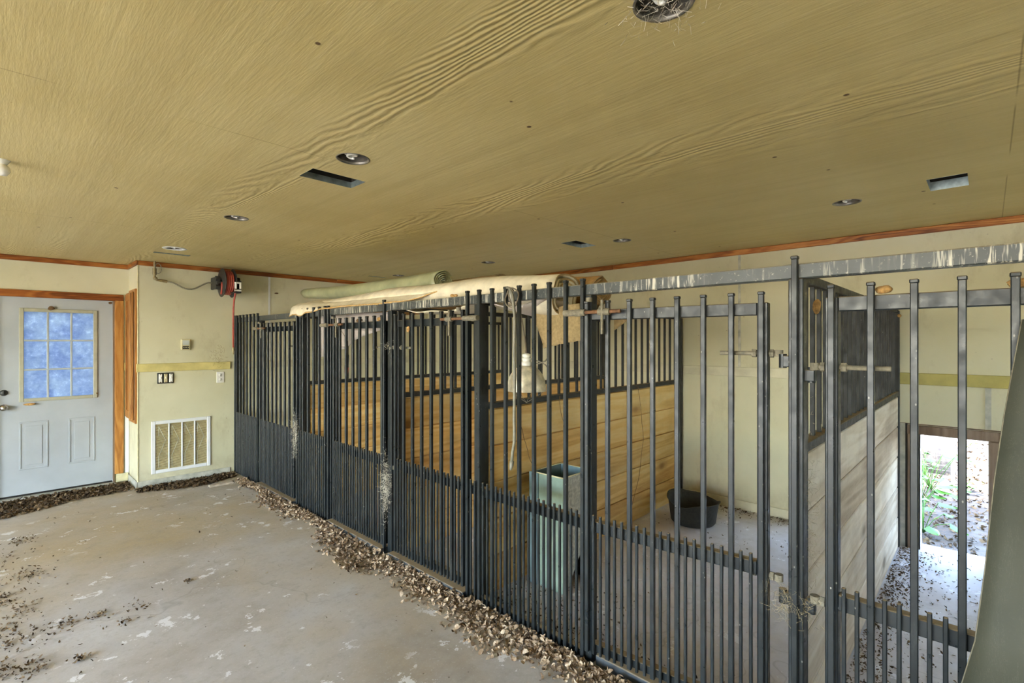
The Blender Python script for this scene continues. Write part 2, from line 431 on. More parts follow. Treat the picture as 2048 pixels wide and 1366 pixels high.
def mat_frost():
    k = NT('film_glass', .3, spec=.5)
    t = k.t
    tr = k.n('ShaderNodeBsdfTranslucent')
    c = k.ramp(k.noise(26, 6, .75), [(.35, (.17, .20, .25)), (.55, (.28, .31, .35)), (.70, (.55, .58, .60))])
    x, y, z = k.sep()
    c2 = k.mix(k.ramp(k.noise(5, 5, .65), [(.38, (.15, .18, .26)), (.65, (.36, .38, .37))]), c, .55)
    k.l(c2, tr.inputs['Color'])
    k.col(k.mix((.2, .3, .5), c2, .3))
    mx = k.n('ShaderNodeMixShader'); mx.inputs[0].default_value = .25
    k.l(tr.outputs[0], mx.inputs[1]); k.l(k.b.outputs[0], mx.inputs[2])
    k.l(mx.outputs[0], t.nodes['Material Output'].inputs['Surface']); return k.m
M['frost'] = mat_frost()

def mat_ground():
    k = NT('yard_ground', .9, spec=.2)
    c = k.ramp(k.noise(1.6, 7, .7), [(.3, (.055, .040, .032)), (.5, (.105, .088, .075)), (.7, (.17, .15, .14))])
    c = k.mix(c, (.17, .10, .06), k.math('MULTIPLY', k.ramp(k.noise(17, 6, .75), [(.52, 0.0), (.66, 1.0)]), .7))
    k.col(c); k.bump(k.noise(20, 6, .7), .6, .02); return k.m
M['ground'] = mat_ground()
M['bounce'] = plain('pale_bounce', (.62, .57, .47), .9, 0, .15, 3)
M['ext'] = plain('outside_siding', (.5, .46, .36), .8, 0, .1, 3)

# ------------------------------------------------------------------ setting
ZC = 2.476
XW, XE, YS, YN, YB = -5.2, 4.93, -3.2, 7.12, 6.63
ZR = 2.95
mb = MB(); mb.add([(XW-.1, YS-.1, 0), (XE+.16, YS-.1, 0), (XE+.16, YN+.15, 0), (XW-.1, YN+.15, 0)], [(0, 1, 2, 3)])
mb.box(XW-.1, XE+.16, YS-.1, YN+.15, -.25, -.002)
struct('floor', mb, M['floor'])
mb = MB(); mb.add([(-90, -90, -.05), (90, -90, -.05), (90, 90, -.05), (-90, 90, -.05)], [(0, 1, 2, 3)])
struct('ground', mb, M['ground'])

mb = MB(); mb.add([(-16, -16, -.045), (XW-.1, -16, -.045), (XW-.1, 14, -.045), (-16, 14, -.045)], [(0, 1, 2, 3)]); mb.add([(XW-.1, -16, -.045), (6, -16, -.045), (6, YS-.1, -.045), (XW-.1, YS-.1, -.045)], [(0, 1, 2, 3)])
struct('ground_bounce', mb, M['bounce'])  # unseen pale ground added to bounce sunlight into the barn

# ceiling with holes for lamps and vents
LAMPS = [(1.20, .605), (1.196, 2.20), (1.196, 3.85), (1.185, 5.53), (3.72, .64), (3.774, 2.29), (3.798, 4.0), (3.725, 5.65)]
VENTS = [(1.12, 1.415, 2.465, 2.625), (3.50, 3.775, .075, .24), (3.50, 3.805, 2.58, 2.745), (1.09, 1.395, 5.865, 5.93), (3.47, 3.725, 5.95, 5.99)]
RL = .076
bm = bmesh.new()
def loop(pts):
    vs = [bm.verts.new((x, y, ZC)) for x, y in pts]
    for i in range(len(vs)): bm.edges.new((vs[i], vs[(i+1) % len(vs)]))
loop([(XW, YS), (XE, YS), (XE, YN), (XW, YN)])
for (x, y) in LAMPS: loop([(x+RL*math.cos(2*PI*i/20), y+RL*math.sin(2*PI*i/20)) for i in range(20)])
for (x0, x1, y0, y1) in VENTS: loop([(x0, y0), (x1, y0), (x1, y1), (x0, y1)])
bmesh.ops.triangle_fill(bm, use_beauty=True, use_dissolve=False, edges=bm.edges[:])
for f in bm.faces:
    if f.normal.z > 0: f.normal_flip()
me = bpy.data.meshes.new('ceiling'); bm.to_mesh(me); bm.free(); me.materials.append(M['ceil'])
o = link('ceiling', me); o['kind'] = 'structure'
mb = MB(); mb.box(XW-1.3, XE+.5, YS-1.2, YN+.5, ZR, ZR+.12)
struct('roof', mb, M['ext'])

# walls
DX0, DX1, DZ = .025, .945, 2.06          # door opening
mb = MB()
mb.box(XW-.1, DX0, YN, YN+.12, 0, ZR); mb.box(DX1, 1.30, YN, YN+.12, 0, ZR); mb.box(DX0, DX1, YN, YN+.12, DZ, ZR)
struct('wall_north', mb, M['wall'])
mb = MB(); mb.box(1.085, XE+.12, YB, YN+.1, 0, ZR)
struct('wall_north_bump', mb, M['wall'])
# east wall with low doorways, one into each stall beside its partition
DOORS = [(-.005, .375, .885), (.56, .98, .9), (2.36, 2.95, .9), (3.30, 3.9, .9), (4.95, 5.5, .9)]
mb = MB()
ys = [YS-.1]
for a, b, HD in DOORS:
    mb.box(XE, XE+.12, ys[-1], a, 0, ZR) if ys[-1] < a else None
    mb.box(XE, XE+.12, a, b, HD, ZR); ys.append(b)
mb.box(XE, XE+.12, ys[-1], YB+.1, 0, ZR)
struct('wall_east', mb, M['wall'])
mb = MB()                                   # opening added in the unseen south wall to brighten the stalls
mb.box(XW-.1, 3.0, YS-.12, YS, 0, ZR); mb.box(4.6, XE+.12, YS-.12, YS, 0, ZR); mb.box(3.0, 4.6, YS-.12, YS, 2.05, ZR); mb.box(3.0, 4.6, YS-.12, YS, 0, 1.55)
struct('wall_south', mb, M['wall'])
# the west side stands open (wide barn doors) between a short wall and a header
OY0, OY1, OZ = -1.2, 5.0, 2.44
mb = MB(); mb.box(XW-.12, XW, OY1, YN+.12, 0, ZR); mb.box(XW-.12, XW, YS-.12, OY0, 0, ZR); mb.box(XW-.12, XW, OY0, OY1, OZ, ZR)
struct('wall_west', mb, M['wall'])

# lower sheet of the east wall in the last stall
mb = MB(); mb.box(XE-.006, XE, .463, .50, 0, .963); mb.box(XE-.012, XE-.004, .45, .463, 0, .963, 1)
struct('trim_1', mb, [M['base'], M['dark']])
mb = MB()
mb.bbox(XE-.012, XE+.02, -.13, .455, .885, .955, .004); struct('trim_2', mb, M['brownjamb'])
mb = MB(); mb.bbox(XE-.03, XE+.02, -.13, -.005, 0, .885, .004); struct('trim_3', mb, M['brownjamb'])
mb = MB(); mb.bbox(XE-.014, XE+.02, .385, .45, 0, .885, .004); mb.box(XE, XE+.11, .372, .384, 0, .885, 1); struct('trim_4', mb, [M['brownjamb'], M['white']])
mb = MB(); mb.box(XE-.004, XE, -.6, .50, .958, .966); struct('trim_5', mb, M['brownjamb'])
mb = MB(); mb.box(XE-.005, XE, -.02, .012, .966, 1.27); struct('trim_6', mb, M['base'])

# crown trim
def crown(n, x0, x1, y0, y1, m):
    mb = MB(); mb.bbox(x0, x1, y0, y1, 2.424, ZC-.001, .005); struct('trim_%d' % n, mb, m)
crown(7, XW, 1.085, YN-.02, YN, M['crown_x'])
crown(8, 1.065, 1.085, YB-.02, YN-.02, M['crown_y'])
crown(9, 1.085, 3.35, YB-.02, YB, M['crown_x']); crown(10, 3.352, XE, YB-.02, YB, M['crown_x'])
crown(11, XE-.02, XE, 3.1, YB-.02, M['crown_y']); crown(12, XE-.02, XE, -1.0, 3.098, M['crown_y'])
crown(13, XE-.02, XE, YS, -1.002, M['crown_y'])
# chair rails
def rail(n, x0, x1, y0, y1, m, z0=1.268, z1=1.357):
    mb = MB(); mb.bbox(x0, x1, y0, y1, z0, z1, .003); struct('trim_%d' % n, mb, m)
rail(14, 1.07, 1.99, YB-.018, YB, M['yellow'])
rail(15, 2.11, XE, YB-.012, YB, M['bandw'])
rail(16, XE-.018, XE, .545, 2.26, M['bandw'])
rail(17, XE-.018, XE, 2.32, YB-.02, M['bandw'])
rail(18, XE-.018, XE, YS, .50, M['olive'])
rail(19, 1.035, 1.085, YN-.016, YN, M['yellow'])
# joint battens on the walls
mb = MB(); mb.box(2.432, 2.456, YB-.005, YB, 1.36, 2.424); struct('trim_20', mb, M['white'])
mb = MB(); mb.box(XE-.005, XE, 1.70, 1.722, 1.36, 2.424); struct('trim_21', mb, M['base'])
mb = MB(); mb.bbox(1.079, 1.091, YB-.006, YB+.006, .08, 2.424, .003); struct('trim_22', mb, M['creamblock'])
mb = MB(); mb.bbox(1.045, 1.083, YN-.014, YN, .09, .80, .003); struct('trim_23', mb, M['white'])
# baseboards
mb = MB(); mb.bbox(1.073, 1.99, YB-.012, YB, 0, .083, .004); struct('baseboard_north', mb, M['base'])
mb = MB(); mb.bbox(1.073, 1.085, YB-.012, YN, 0, .083, .004); struct('baseboard_bump', mb, M['base'])
mb = MB(); mb.bbox(.965, 1.072, YN-.03, YN, .012, .105, .004); struct('baseboard_door', mb, M['creamblock'])
mb = MB(); mb.bbox(XE-.014, XE, 1.06, 2.27, 0, .09, .004); struct('baseboard_east', mb, M['bandw'])
mb = MB(); mb.bbox(2.1, XE, YB-.012, YB, 0, .09, .004); struct('baseboard_stall', mb, M['bandw'])

# ---------------- entry door
door = MB()
xs0, xs1 = DX0+.001, DX1-.001
door.bbox(xs0, xs1, YN+.02, YN+.064, .04, 2.045, .003)
# cut for the window is done by building the slab from stiles and rails
door = MB(); W0, W1, WZ0, WZ1 = .20, .785, 1.0, 1.925
yf, yk = YN+.012, YN+.056
door.box(xs0, W0, yf, yk, .035, 2.062); door.box(W1, xs1, yf, yk, .035, 2.062)
door.box(W0, W1, yf, yk, .035, WZ0); door.box(W0, W1, yf, yk, WZ1, 2.062)
dr = struct('door_1', door, M['doorw'])
pm = MB()
for (a, b, c, d) in ((.186, .804, .979, 1.943),):
    fw = .036
    pm.bbox(a, a+fw, yf-.014, yf, c, d, .004); pm.bbox(b-fw, b, yf-.014, yf, c, d, .004)
    pm.bbox(a+fw, b-fw, yf-.014, yf, c, c+fw, .004); pm.bbox(a+fw, b-fw, yf-.014, yf, d-fw, d, .004)
pm.build('window_frame', M['litewood'], dr)
gx = [.222, .402, .587, .768]; gz = [1.015, 1.308, 1.610, 1.907]
for i in (1, 2):
    MB().bbox(gx[i]-.009, gx[i]+.009, yf-.010, yf+.004, gz[0], gz[3], .003).build('muntin', M['muntin'], dr)
    MB().bbox(gx[0], gx[3], yf-.0095, yf+.004, gz[i]-.009, gz[i]+.009, .003).build('muntin', M['muntin'], dr)
for i in range(3):
    for j in range(3):
        MB().box(gx[i]+.004-(.03 if i == 0 else 0), gx[i+1]-.004+(.03 if i == 2 else 0), yf+.005, yf+.009, gz[j]+.004-(.03 if j == 0 else 0), gz[j+1]-.004+(.03 if j == 2 else 0)).build('pane', M['frost'], dr)
for (a, b) in ((.186, .405), (.565, .782)):
    p = MB(); w = .016
    c, d = .285, .775
    p.bbox(a, b, yf-.006, yf, c, c+w, .004); p.bbox(a, b, yf-.006, yf, d-w, d, .004)
    p.bbox(a, a+w, yf-.006, yf, c+w, d-w, .004); p.bbox(b-w, b, yf-.006, yf, c+w, d-w, .004)
    p.bbox(a+.045, b-.045, yf-.005, yf, c+.045, d-.045, .004)
    p.build('door_panel', M['doorw'], dr)
k = MB(); k.lathe([(.0, -.062), (.018, -.062), (.027, -.05), (.028, -.038), (.014, -.026), (.012, -.008), (.032, -.006), (.033, 0)], (.078, yf, .935), 'y', 20)
k.build('door_knob', M['chrome'], dr)
k = MB(); k.lathe([(.0, -.018), (.022, -.018), (.03, -.006), (.031, 0)], (.078, yf, 1.084), 'y', 20, 0)
k.bbox(.074, .082, yf-.03, yf-.016, 1.066, 1.102, .003)
k.build('deadbolt', M['reelblk'], dr)
t = MB(); t.box(DX0, DX1, YN-.10, YN+.12, 0, .018); t.build('threshold', M['base'], dr)
t = MB(); t.box(DX0, DX1, YN-.125, YN-.10, 0, .022); t.build('threshold_strip', M['white'], dr)
t = MB(); t.box(DX0+.01, DX1-.01, yf-.004, yf+.03, .019, .036); t.build('door_gap_shade', M['dark'], dr)  # near-black strip stands in for the shaded gap under the door
c = MB(); c.bbox(DX1+.005, 1.033, YN-.022, YN, .105, 2.125, .005); c.build('casing', M['casing'], dr)
c = MB(); c.bbox(-.06, 1.033, YN-.0225, YN, 2.055, 2.128, .005); c.build('casing', M['crown_x'], dr)
c = MB(); c.bbox(-.06, DX0-.005, YN-.022, YN, .0, 2.055, .005); c.build('casing', M['casing'], dr)
c = MB(); c.box(DX1-.008, DX1+.004, YN-.02, YN+.01, .02, 2.056); c.build('jamb', M['brownjamb'], dr)

# ------------------------------------------------------------------ ceiling fittings
def ceiling_lamp(i, x, y, label, trim=False):
    r = empty('recessed_light', (x, y, ZC), label, 'ceiling light', 'recessed ceiling lights')
    k = MB(); k.lathe([(RL, 0), (RL, .10), (RL*.8, .125), (.0, .13)], n=24); k.build('lamp_housing', M['alum'], r)
    k = MB()
    if trim: k.lathe([(RL-.012, .002), (RL-.012, -.003), (RL+.020, -.004), (RL+.024, .0)], n=28); k.build('trim_ring', M['white'], r)
    else: k.lathe([(RL-.004, .012), (RL-.004, -.001), (RL+.002, -.002), (RL+.003, .0)], n=28); k.build('trim_ring', M['alum'], r)
    k = MB(); pts = []
    for q in range(73):
        t = q/72; a = t*2*PI*3.6; rr = .034-.021*max(0, (.45-t)/.45)
        pts.append((rr*math.cos(a)-.008, rr*math.sin(a), .004+.062*t))
    k.tube(pts, .0062, 7); k.cyl((-.008, 0, .066), (-.008, 0, .12), .025, 14); k.build('spiral_bulb', M['bulb'], r)
    return r
LL = ['recessed ceiling light at the top edge, full of cobweb', 'recessed ceiling light just beside the wide duct hole, spiral bulb showing',
      'recessed ceiling light with a dusty patch around it, between duct hole and door wall', 'recessed ceiling light with white trim ring, close to hose reel wall',
      'recessed ceiling light over the right stall beside the square ragged duct hole', 'recessed ceiling light over the stalls beside the small diamond duct hole',
      'small recessed ceiling light above the cream carpet roll', 'tiny recessed ceiling light above the green plastic roll']
for i, (x, y) in enumerate(LAMPS): ceiling_lamp(i, x, y, LL[i], i == 3)
VL = ['wide duct opening of bare galvanised metal in the ceiling, beside a spiral bulb', 'ragged square duct opening above the right stall',
      'small diamond shaped duct opening above the middle stalls', 'narrow slot duct opening near the hose reel wall', 'thin duct opening above the green plastic roll']
for i, (x0, x1, y0, y1) in enumerate(VENTS):
    r = empty('ceiling_duct', ((x0+x1)/2, (y0+y1)/2, ZC), VL[i], 'vent', 'open ceiling ducts')
    hx, hy = (x1-x0)/2, (y1-y0)/2
    k = MB(); d = .032 if i != 1 else .05
    for (a, b, c2, e) in ((-hx, hx, -hy, -hy), (hx, hx, -hy, hy), (-hx, hx, hy, hy), (-hx, -hx, -hy, hy)):
        k.add([(a, c2, -.001), (b, e, -.001), (b, e, d), (a, c2, d)], [(0, 1, 2, 3)])
    k.build('duct_lip', M['galv'], r)
    k = MB(); h = .34
    for (a, b, c2, e) in ((-hx, hx, -hy, -hy), (hx, hx, -hy, hy), (-hx, hx, hy, hy), (-hx, -hx, -hy, hy)):
        k.add([(a*1.02, c2*1.02, d), (b*1.02, e*1.02, d), (b*1.02, e*1.02, h), (a*1.02, c2*1.02, h)], [(0, 1, 2, 3)])
    k.add([(-hx*1.03, -hy*1.03, h), (hx*1.03, -hy*1.03, h), (hx*1.03, hy*1.03, h), (-hx*1.03, hy*1.03, h)], [(0, 1, 2, 3)])
    k.build('duct_throat', M['dark'], r)
r = empty('bare_bulb', (.03, 3.44, ZC), 'bare white bulb on the ceiling at the left edge of the picture', 'light bulb')
k = MB(); k.lathe([(.0, -.075), (.02, -.072), (.032, -.052), (.03, -.035), (.016, -.02)], n=16); k.build('bulb', M['bulb'], r)
k = MB(); k.lathe([(.016, -.02), (.022, -.018), (.03, -.004), (.032, 0)], n=16); k.build('socket', M['porc'], r)

# ------------------------------------------------------------------ things on the bump wall
# hose reel
HR = (1.90, 6.44, 2.285)
r = empty('hose_reel', (HR[0], YB, HR[2]), 'black wall mounted hose reel wound with red hose, near the ceiling', 'hose reel')
off = (HR[0], YB, HR[2])
for s in (-1, 1):
    k = MB(); k.lathe([(.035, -.004), (.105, -.012*1), (.12, -.006), (.160, -.004), (.168, 0), (.160, .006), (.035, .004)], (HR[0]+s*.055, HR[1], HR[2]), 'x', 40)
    k.build('flange', M['reelblk'], r, off)
k = MB()
for q in range(6):
    t = 2*PI*q/6
    k.bbox(HR[0]-.004, HR[0]+.004, HR[1]-.01, HR[1]+.01, HR[2]-.01, HR[2]+.01)
k = MB(); k.cyl((HR[0]-.10, HR[1], HR[2]), (HR[0]+.10, HR[1], HR[2]), .036, 18); k.build('hub', M['reelblk'], r, off)
k = MB(); pts = []
for q in range(161):
    t = q/160; a = t*2*PI*8; layer = .112 if t < .5 else .132
    u = (t*2) % 1.0
    pts.append((HR[0]-.042+.084*(u if t < .5 else 1-u), HR[1]+layer*math.cos(a), HR[2]+layer*math.sin(a)))
k.tube(pts, .0105, 7); k.build('coiled_hose', M['hosered'], r, off)
k = MB(); k.tube([(HR[0]+.05, HR[1]-.13, HR[2]-.06), (HR[0]+.055, HR[1]-.11, HR[2]-.14), (HR[0]+.058, HR[1]-.06, HR[2]-.20), (HR[0]+.06, HR[1]-.03, HR[2]-.3), (HR[0]+.062, HR[1]-.02, 1.9), (HR[0]+.062, HR[1]-.02, 1.52)], .0105, 8)
k.build('hanging_hose', M['hosered'], r, off)
k = MB(); k.cyl((HR[0]+.062, HR[1]-.02, 1.53), (HR[0]+.062, HR[1]-.02, 1.49), .014, 8); k.cyl((HR[0]+.062, HR[1]-.02, 1.49), (HR[0]+.062, HR[1]-.02, 1.45), .009, 8)
k.build('hose_end', M['brass'], r, off)
k = MB()
k.tube([(HR[0]-.062, HR[1]-.03, HR[2]+.0), (HR[0]-.066, HR[1]-.045, HR[2]-.03), (HR[0]-.066, HR[1]-.05, HR[2]-.08), (HR[0]-.066, HR[1]-.02, HR[2]-.135)], .012, 8)
k.build('inlet_bend', M['hosered'], r, off)
for s, w in ((-1, .05), (1, .05)):
    k = MB(); x = HR[0]+s*.105
    k.bbox(x-.014, x+.014, HR[1]-.035, YB, HR[2]-.075, HR[2]+.065, .006)
    k.cyl((x-.022, HR[1]-.02, HR[2]+.04), (x+.022, HR[1]-.02, HR[2]+.04), .03, 12); k.cyl((x-.022, HR[1]-.02, HR[2]-.055), (x+.022, HR[1]-.02, HR[2]-.055), .03, 12)
    k.build('bracket', M['reelblk'], r, off)
k = MB()
for (dx, dz) in ((.035, -.075), (.085, -.075)): k.cyl((HR[0]+dx, HR[1]-.19, HR[2]+dz), (HR[0]+dx, HR[1]-.19, HR[2]+dz+.07), .012, 10)
for dz in (-.01, -.095): k.cyl((HR[0]+.025, HR[1]-.185, HR[2]+dz), (HR[0]+.095, HR[1]-.185, HR[2]+dz), .011, 10)
k.build('roller_guide', M['plastw'], r, off)
k = MB(); k.bbox(HR[0]+.02, HR[0]+.10, HR[1]-.175, HR[1]+.0, HR[2]-.125, HR[2]-.11, .003); k.bbox(HR[0]+.088, HR[0]+.10, HR[1]-.175, HR[1]-.03, HR[2]-.11, HR[2]+.02, .003)
k.build('guide_arm', M['reelblk'], r, off)

# water pipe and flexible line
r = empty('water_pipe', (1.22, YB, ZC), 'brass valve and pipe dropping from the ceiling with flexible line to the hose reel', 'pipe')
off = (1.22, YB, ZC); y = YB-.05
k = MB(); k.cyl((1.225, y, ZC), (1.225, y, 2.30), .011, 10); k.cyl((1.225, y, 2.40), (1.225, y, 2.33), .020, 10); k.cyl((1.225, y, 2.30), (1.245, y, 2.285), .016, 10)
k.tube([(1.225, y, 2.31), (1.225, y, 2.285), (1.245, y, 2.275), (1.31, y, 2.268)], .013, 8); k.cyl((1.27, y, 2.272), (1.34, y, 2.265), .016, 10)
k.build('valve', M['brass'], r, off)
k = MB(); k.tube([(1.255+.03*math.cos(a), y-.012, 2.40+.055*math.sin(a)) for a in [i*2*PI/14 for i in range(15)]], .004, 6); k.build('wire_loop', M['cord'], r, off)
k = MB()
P = [(1.34, 2.266), (1.40, 2.255), (1.47, 2.215), (1.53, 2.195), (1.60, 2.205), (1.68, 2.255), (1.74, 2.285), (1.81, 2.283)]
pts = []
for i in range(len(P)-1):
    for t in (0, .33, .66):
        a = P[max(i-1, 0)]; b = P[i]; c = P[i+1]; d = P[min(i+2, len(P)-1)]
        f = lambda k_: .5*((2*b[k_])+(-a[k_]+c[k_])*t+(2*a[k_]-5*b[k_]+4*c[k_]-d[k_])*t*t+(-a[k_]+3*b[k_]-3*c[k_]+d[k_])*t**3)
        pts.append((f(0), y-.02*math.sin(PI*i/8), f(1)))
pts.append((1.81, y, 2.283)); k.tube(pts, .0085, 8); k.build('flexible_line', M['flex'], r, off)

# thermostat
r = empty('thermostat', (1.525, YB, 1.56), 'beige thermostat box on the bump wall above the yellow rail', 'thermostat')
off = (1.525, YB, 1.56)
MB().bbox(1.478, 1.571, YB-.028, YB, 1.503, 1.627, .006).build('case', M['beige'], r, off)
MB().bbox(1.492, 1.556, YB-.032, YB-.026, 1.558, 1.613, .002).build('display', M['lcd'], r, off)
MB().bbox(1.492, 1.556, YB-.031, YB-.026, 1.515, 1.547, .002).build('slot', M['dark'], r, off)
for q in range(3): MB().bbox(1.498+q*.021, 1.51+q*.021, YB-.034, YB-.029, 1.526, 1.538, .002).build('button', M['beige'], r, off)

# three switches without a plate
r = empty('switch_box', (1.333, YB, 1.192), 'uncovered wall box with three white switches under the yellow rail', 'light switch')
off = (1.333, YB, 1.192)
MB().bbox(1.256, 1.41, YB-.012, YB, 1.132, 1.252, .003).build('box', M['reelblk'], r, off)
for q in range(3):
    x = 1.285+q*.049
    w = MB().bbox(x-.016, x+.016, YB-.022, YB-.010, 1.145, 1.239, .003).build('switch', M['plastw'] if q != 1 else M['beige'], r, off)
    k = MB().bbox(x-.006, x+.006, YB-.036, YB-.02, 1.188, 1.21, .003)
    o = k.build('toggle', M['plastw'], r, off)
    for z in (1.15, 1.234): MB().lathe([(0, -.0245), (.004, -.024), (.005, -.022)], (x, YB, z), 'y', 8).build('screw', M['rust'], r, off)
# outlet
r = empty('wall_outlet', (1.883, YB, 1.173), 'white duplex wall outlet beside the first fence bar', 'outlet')
off = (1.883, YB, 1.173)
MB().bbox(1.842, 1.924, YB-.008, YB, 1.108, 1.238, .004).build('cover_plate', M['plastw'], r, off)
for z in (1.20, 1.146):
    f = MB().lathe([(.0, -.0115), (.017, -.0115), (.0185, -.008)], (1.883, YB, z), 'y', 16).build('receptacle', M['plastw'], r, off)
    s_ = MB()
    for dx in (-.006, .006): s_.box(1.883+dx-.0015, 1.883+dx+.0015, YB-.0125, YB-.011, z-.002, z+.010)
    s_.lathe([(.0, -.0125), (.003, -.0125), (.003, -.011)], (1.883, YB, z-.009), 'y', 8); s_.build('slot', M['dark'], r, off)
# return air grille
GX0, GX1, GZ0, GZ1 = 1.203, 1.778, .142, .722
r = empty('air_return_grille', (1.49, YB, .43), 'white air return grille with four louvred bays low on the bump wall', 'grille')
off = (1.49, YB, .43)
k = MB(); w = .038
k.bbox(GX0, GX0+w, YB-.014, YB, GZ0, GZ1, .004); k.bbox(GX1-w, GX1, YB-.014, YB, GZ0, GZ1, .004)
k.bbox(GX0+w, GX1-w, YB-.014, YB, GZ0, GZ0+w, .004); k.bbox(GX0+w, GX1-w, YB-.014, YB, GZ1-w, GZ1, .004)
k.build('frame', M['white'], r, off)
bx0, bx1 = GX0+w, GX1-w
for q in (1, 2, 3):
    x = lerp(bx0, bx1, q/4); MB().bbox(x-.007, x+.007, YB-.016, YB-.002, GZ0+w, GZ1-w, .002).build('mullion', M['white'], r, off)
MB().box(bx0, bx1, YB-.003, YB-.001, GZ0+w, GZ1-w).build('filter', M['filter'], r, off)
k = MB(); nsl = 40
for q in range(nsl):
    z = lerp(GZ0+w+.004, GZ1-w-.004, q/(nsl-1))
    k.add([(bx0, YB-.010, z-.0022), (bx1, YB-.010, z-.0022), (bx1, YB-.004, z+.0016), (bx0, YB-.004, z+.0016), (bx0, YB-.0098, z-.0030), (bx1, YB-.0098, z-.0030), (bx1, YB-.0038, z+.001), (bx0, YB-.0038, z+.001)],
          [(0, 1, 2, 3), (7, 6, 5, 4), (0, 4, 5, 1), (2, 6, 7, 3)])
o = k.build('louvres', M['creamblock'], r, off); o['kind'] = 'stuff'
k = MB()
for q in range(4):
    xa, xb = lerp(bx0, bx1, q/4)+.03, lerp(bx0, bx1, (q+1)/4)-.03
    for (p0, p1) in (((xa, .66), (xb, .50)), ((xb, .50), (xa, .33)), ((xa, .33), (xa, .2)), ((xa, .66), (xa, .55))):
        k.tube([(p0[0], YB-.0042, p0[1]), (p1[0], YB-.0042, p1[1])], .0035, 5)
k.build('filter_wire', M['base'], r, off)
# narrow wooden cabinet on the bump side
r = empty('wall_cabinet', (1.085, 6.82, .71), 'tall narrow golden wood wall cabinet on the bump side, beside the door', 'cabinet')
off = (1.085, 6.82, .71)
MB().bbox(1.062, 1.085, 6.645, 7.0, .71, 2.172, .003).build('frame', M['casing'], r, off)
k = MB(); k.bbox(1.040, 1.060, 6.685, 7.02, .745, 2.14, .004); d = k.build('door', M['casing'], r, off)
k = MB()
for (a, b, c2, e) in ((6.70, 6.75, .76, 2.125), (6.955, 7.005, .76, 2.125)): k.bbox(1.030, 1.040, a, b, c2, e, .003)
for (c2, e) in ((.76, .84), (2.05, 2.125)): k.bbox(1.0305, 1.040, 6.75, 6.955, c2, e, .003)
k.v = [tuple(Vector(v)-Vector(off)) for v in k.v]; link('door_rails', k.mesh('door_rails', M['casing']), d)
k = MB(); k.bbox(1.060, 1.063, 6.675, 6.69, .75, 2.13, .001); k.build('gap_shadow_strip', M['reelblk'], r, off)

# ------------------------------------------------------------------ stall front
FX = 2.03                                  # front face of the bars
def bar_mesh(name, w, z0, z1, cap=True):
    k = MB(); k.bbox(0, w, -w/2, w/2, z0, z1-(.012 if cap else 0), .0025)
    if cap: k.bbox(-.002, w+.002, -w/2-.002, w/2+.002, z1-.014, z1, .003)
    return k.mesh(name, M['steel'])
BW, PW = .0205, .0130
ME_TALL = bar_mesh('bar', BW, .02, 1.915); ME_GATE = bar_mesh('bar', BW, .065, 1.800)
ME_PICK = bar_mesh('picket', PW, .02, .752, False); ME_GPICK = bar_mesh('picket', PW, .065, .748, False)

front = empty('stall_fence', (FX, 2.0, 0), 'black steel stall fence of posts, top beam and barred panels along the aisle', 'fence')
def fpart(name, mb, m): return mb.build(name, m, front, (FX, 2.0, 0))
PX0, PX1 = FX+.022, FX+.072
POSTS = [6.60, 5.845, 4.822, 4.195, 3.232, 2.262, 1.443, .512, -.47]
for y in POSTS:
    ztop = 1.832
    fpart('post', MB().bbox(PX0, PX1, y-.025, y+.025, 0, ztop, .003), M['steel'])
cuts = [6.625, 4.822, 2.262, -.9]
for a, b in zip(cuts[1:], cuts[:-1]):
    fpart('top_beam', MB().bbox(PX0, PX1, a+.001, b, 1.832, 1.887, .004), M['beam'])
PANELS = [[6.612, 6.556, 6.442, 6.328, 6.214, 6.10, 5.986, 5.872], [4.834, 4.70, 4.59, 4.475, 4.36, 4.245, 4.19],
          [2.335, 2.227, 2.115, 2.002, 1.896, 1.786, 1.679, 1.569, 1.462], [-.47, -.58, -.69, -.80]]
for pan in PANELS:
    for q, y in enumerate(pan):
        link('bar', ME_TALL, front, (0, y-2.0, 0))
        if q < len(pan)-1:
            g = pan[q]-pan[q+1]
            if g > .08:
                for t in (1/3, 2/3): link('picket', ME_PICK, front, (0, y-g*t-2.0, 0))
    fpart('lower_rail', MB().bbox(FX+.021, FX+.058, pan[-1], pan[0], .657, .712, .003), M['steel'])
    fpart('bottom_rail', MB().bbox(FX+.021, FX+.058, pan[-1], pan[0], .012, .05, .003), M['steel'])
for y in (3.285, .512): link('bar', ME_TALL, front, (0, y-2.0, 0))
for (a, b) in ((4.86, 5.80), (3.28, 4.15), (2.34, 3.18), (.56, 1.40), (-.43, .46)):
    fpart('sill', MB().bbox(FX-.028 if a > 2 else FX+.03, FX+.05 if a > 2 else FX+.09, a, b, 0, .052, .004), M['sillpaint'])
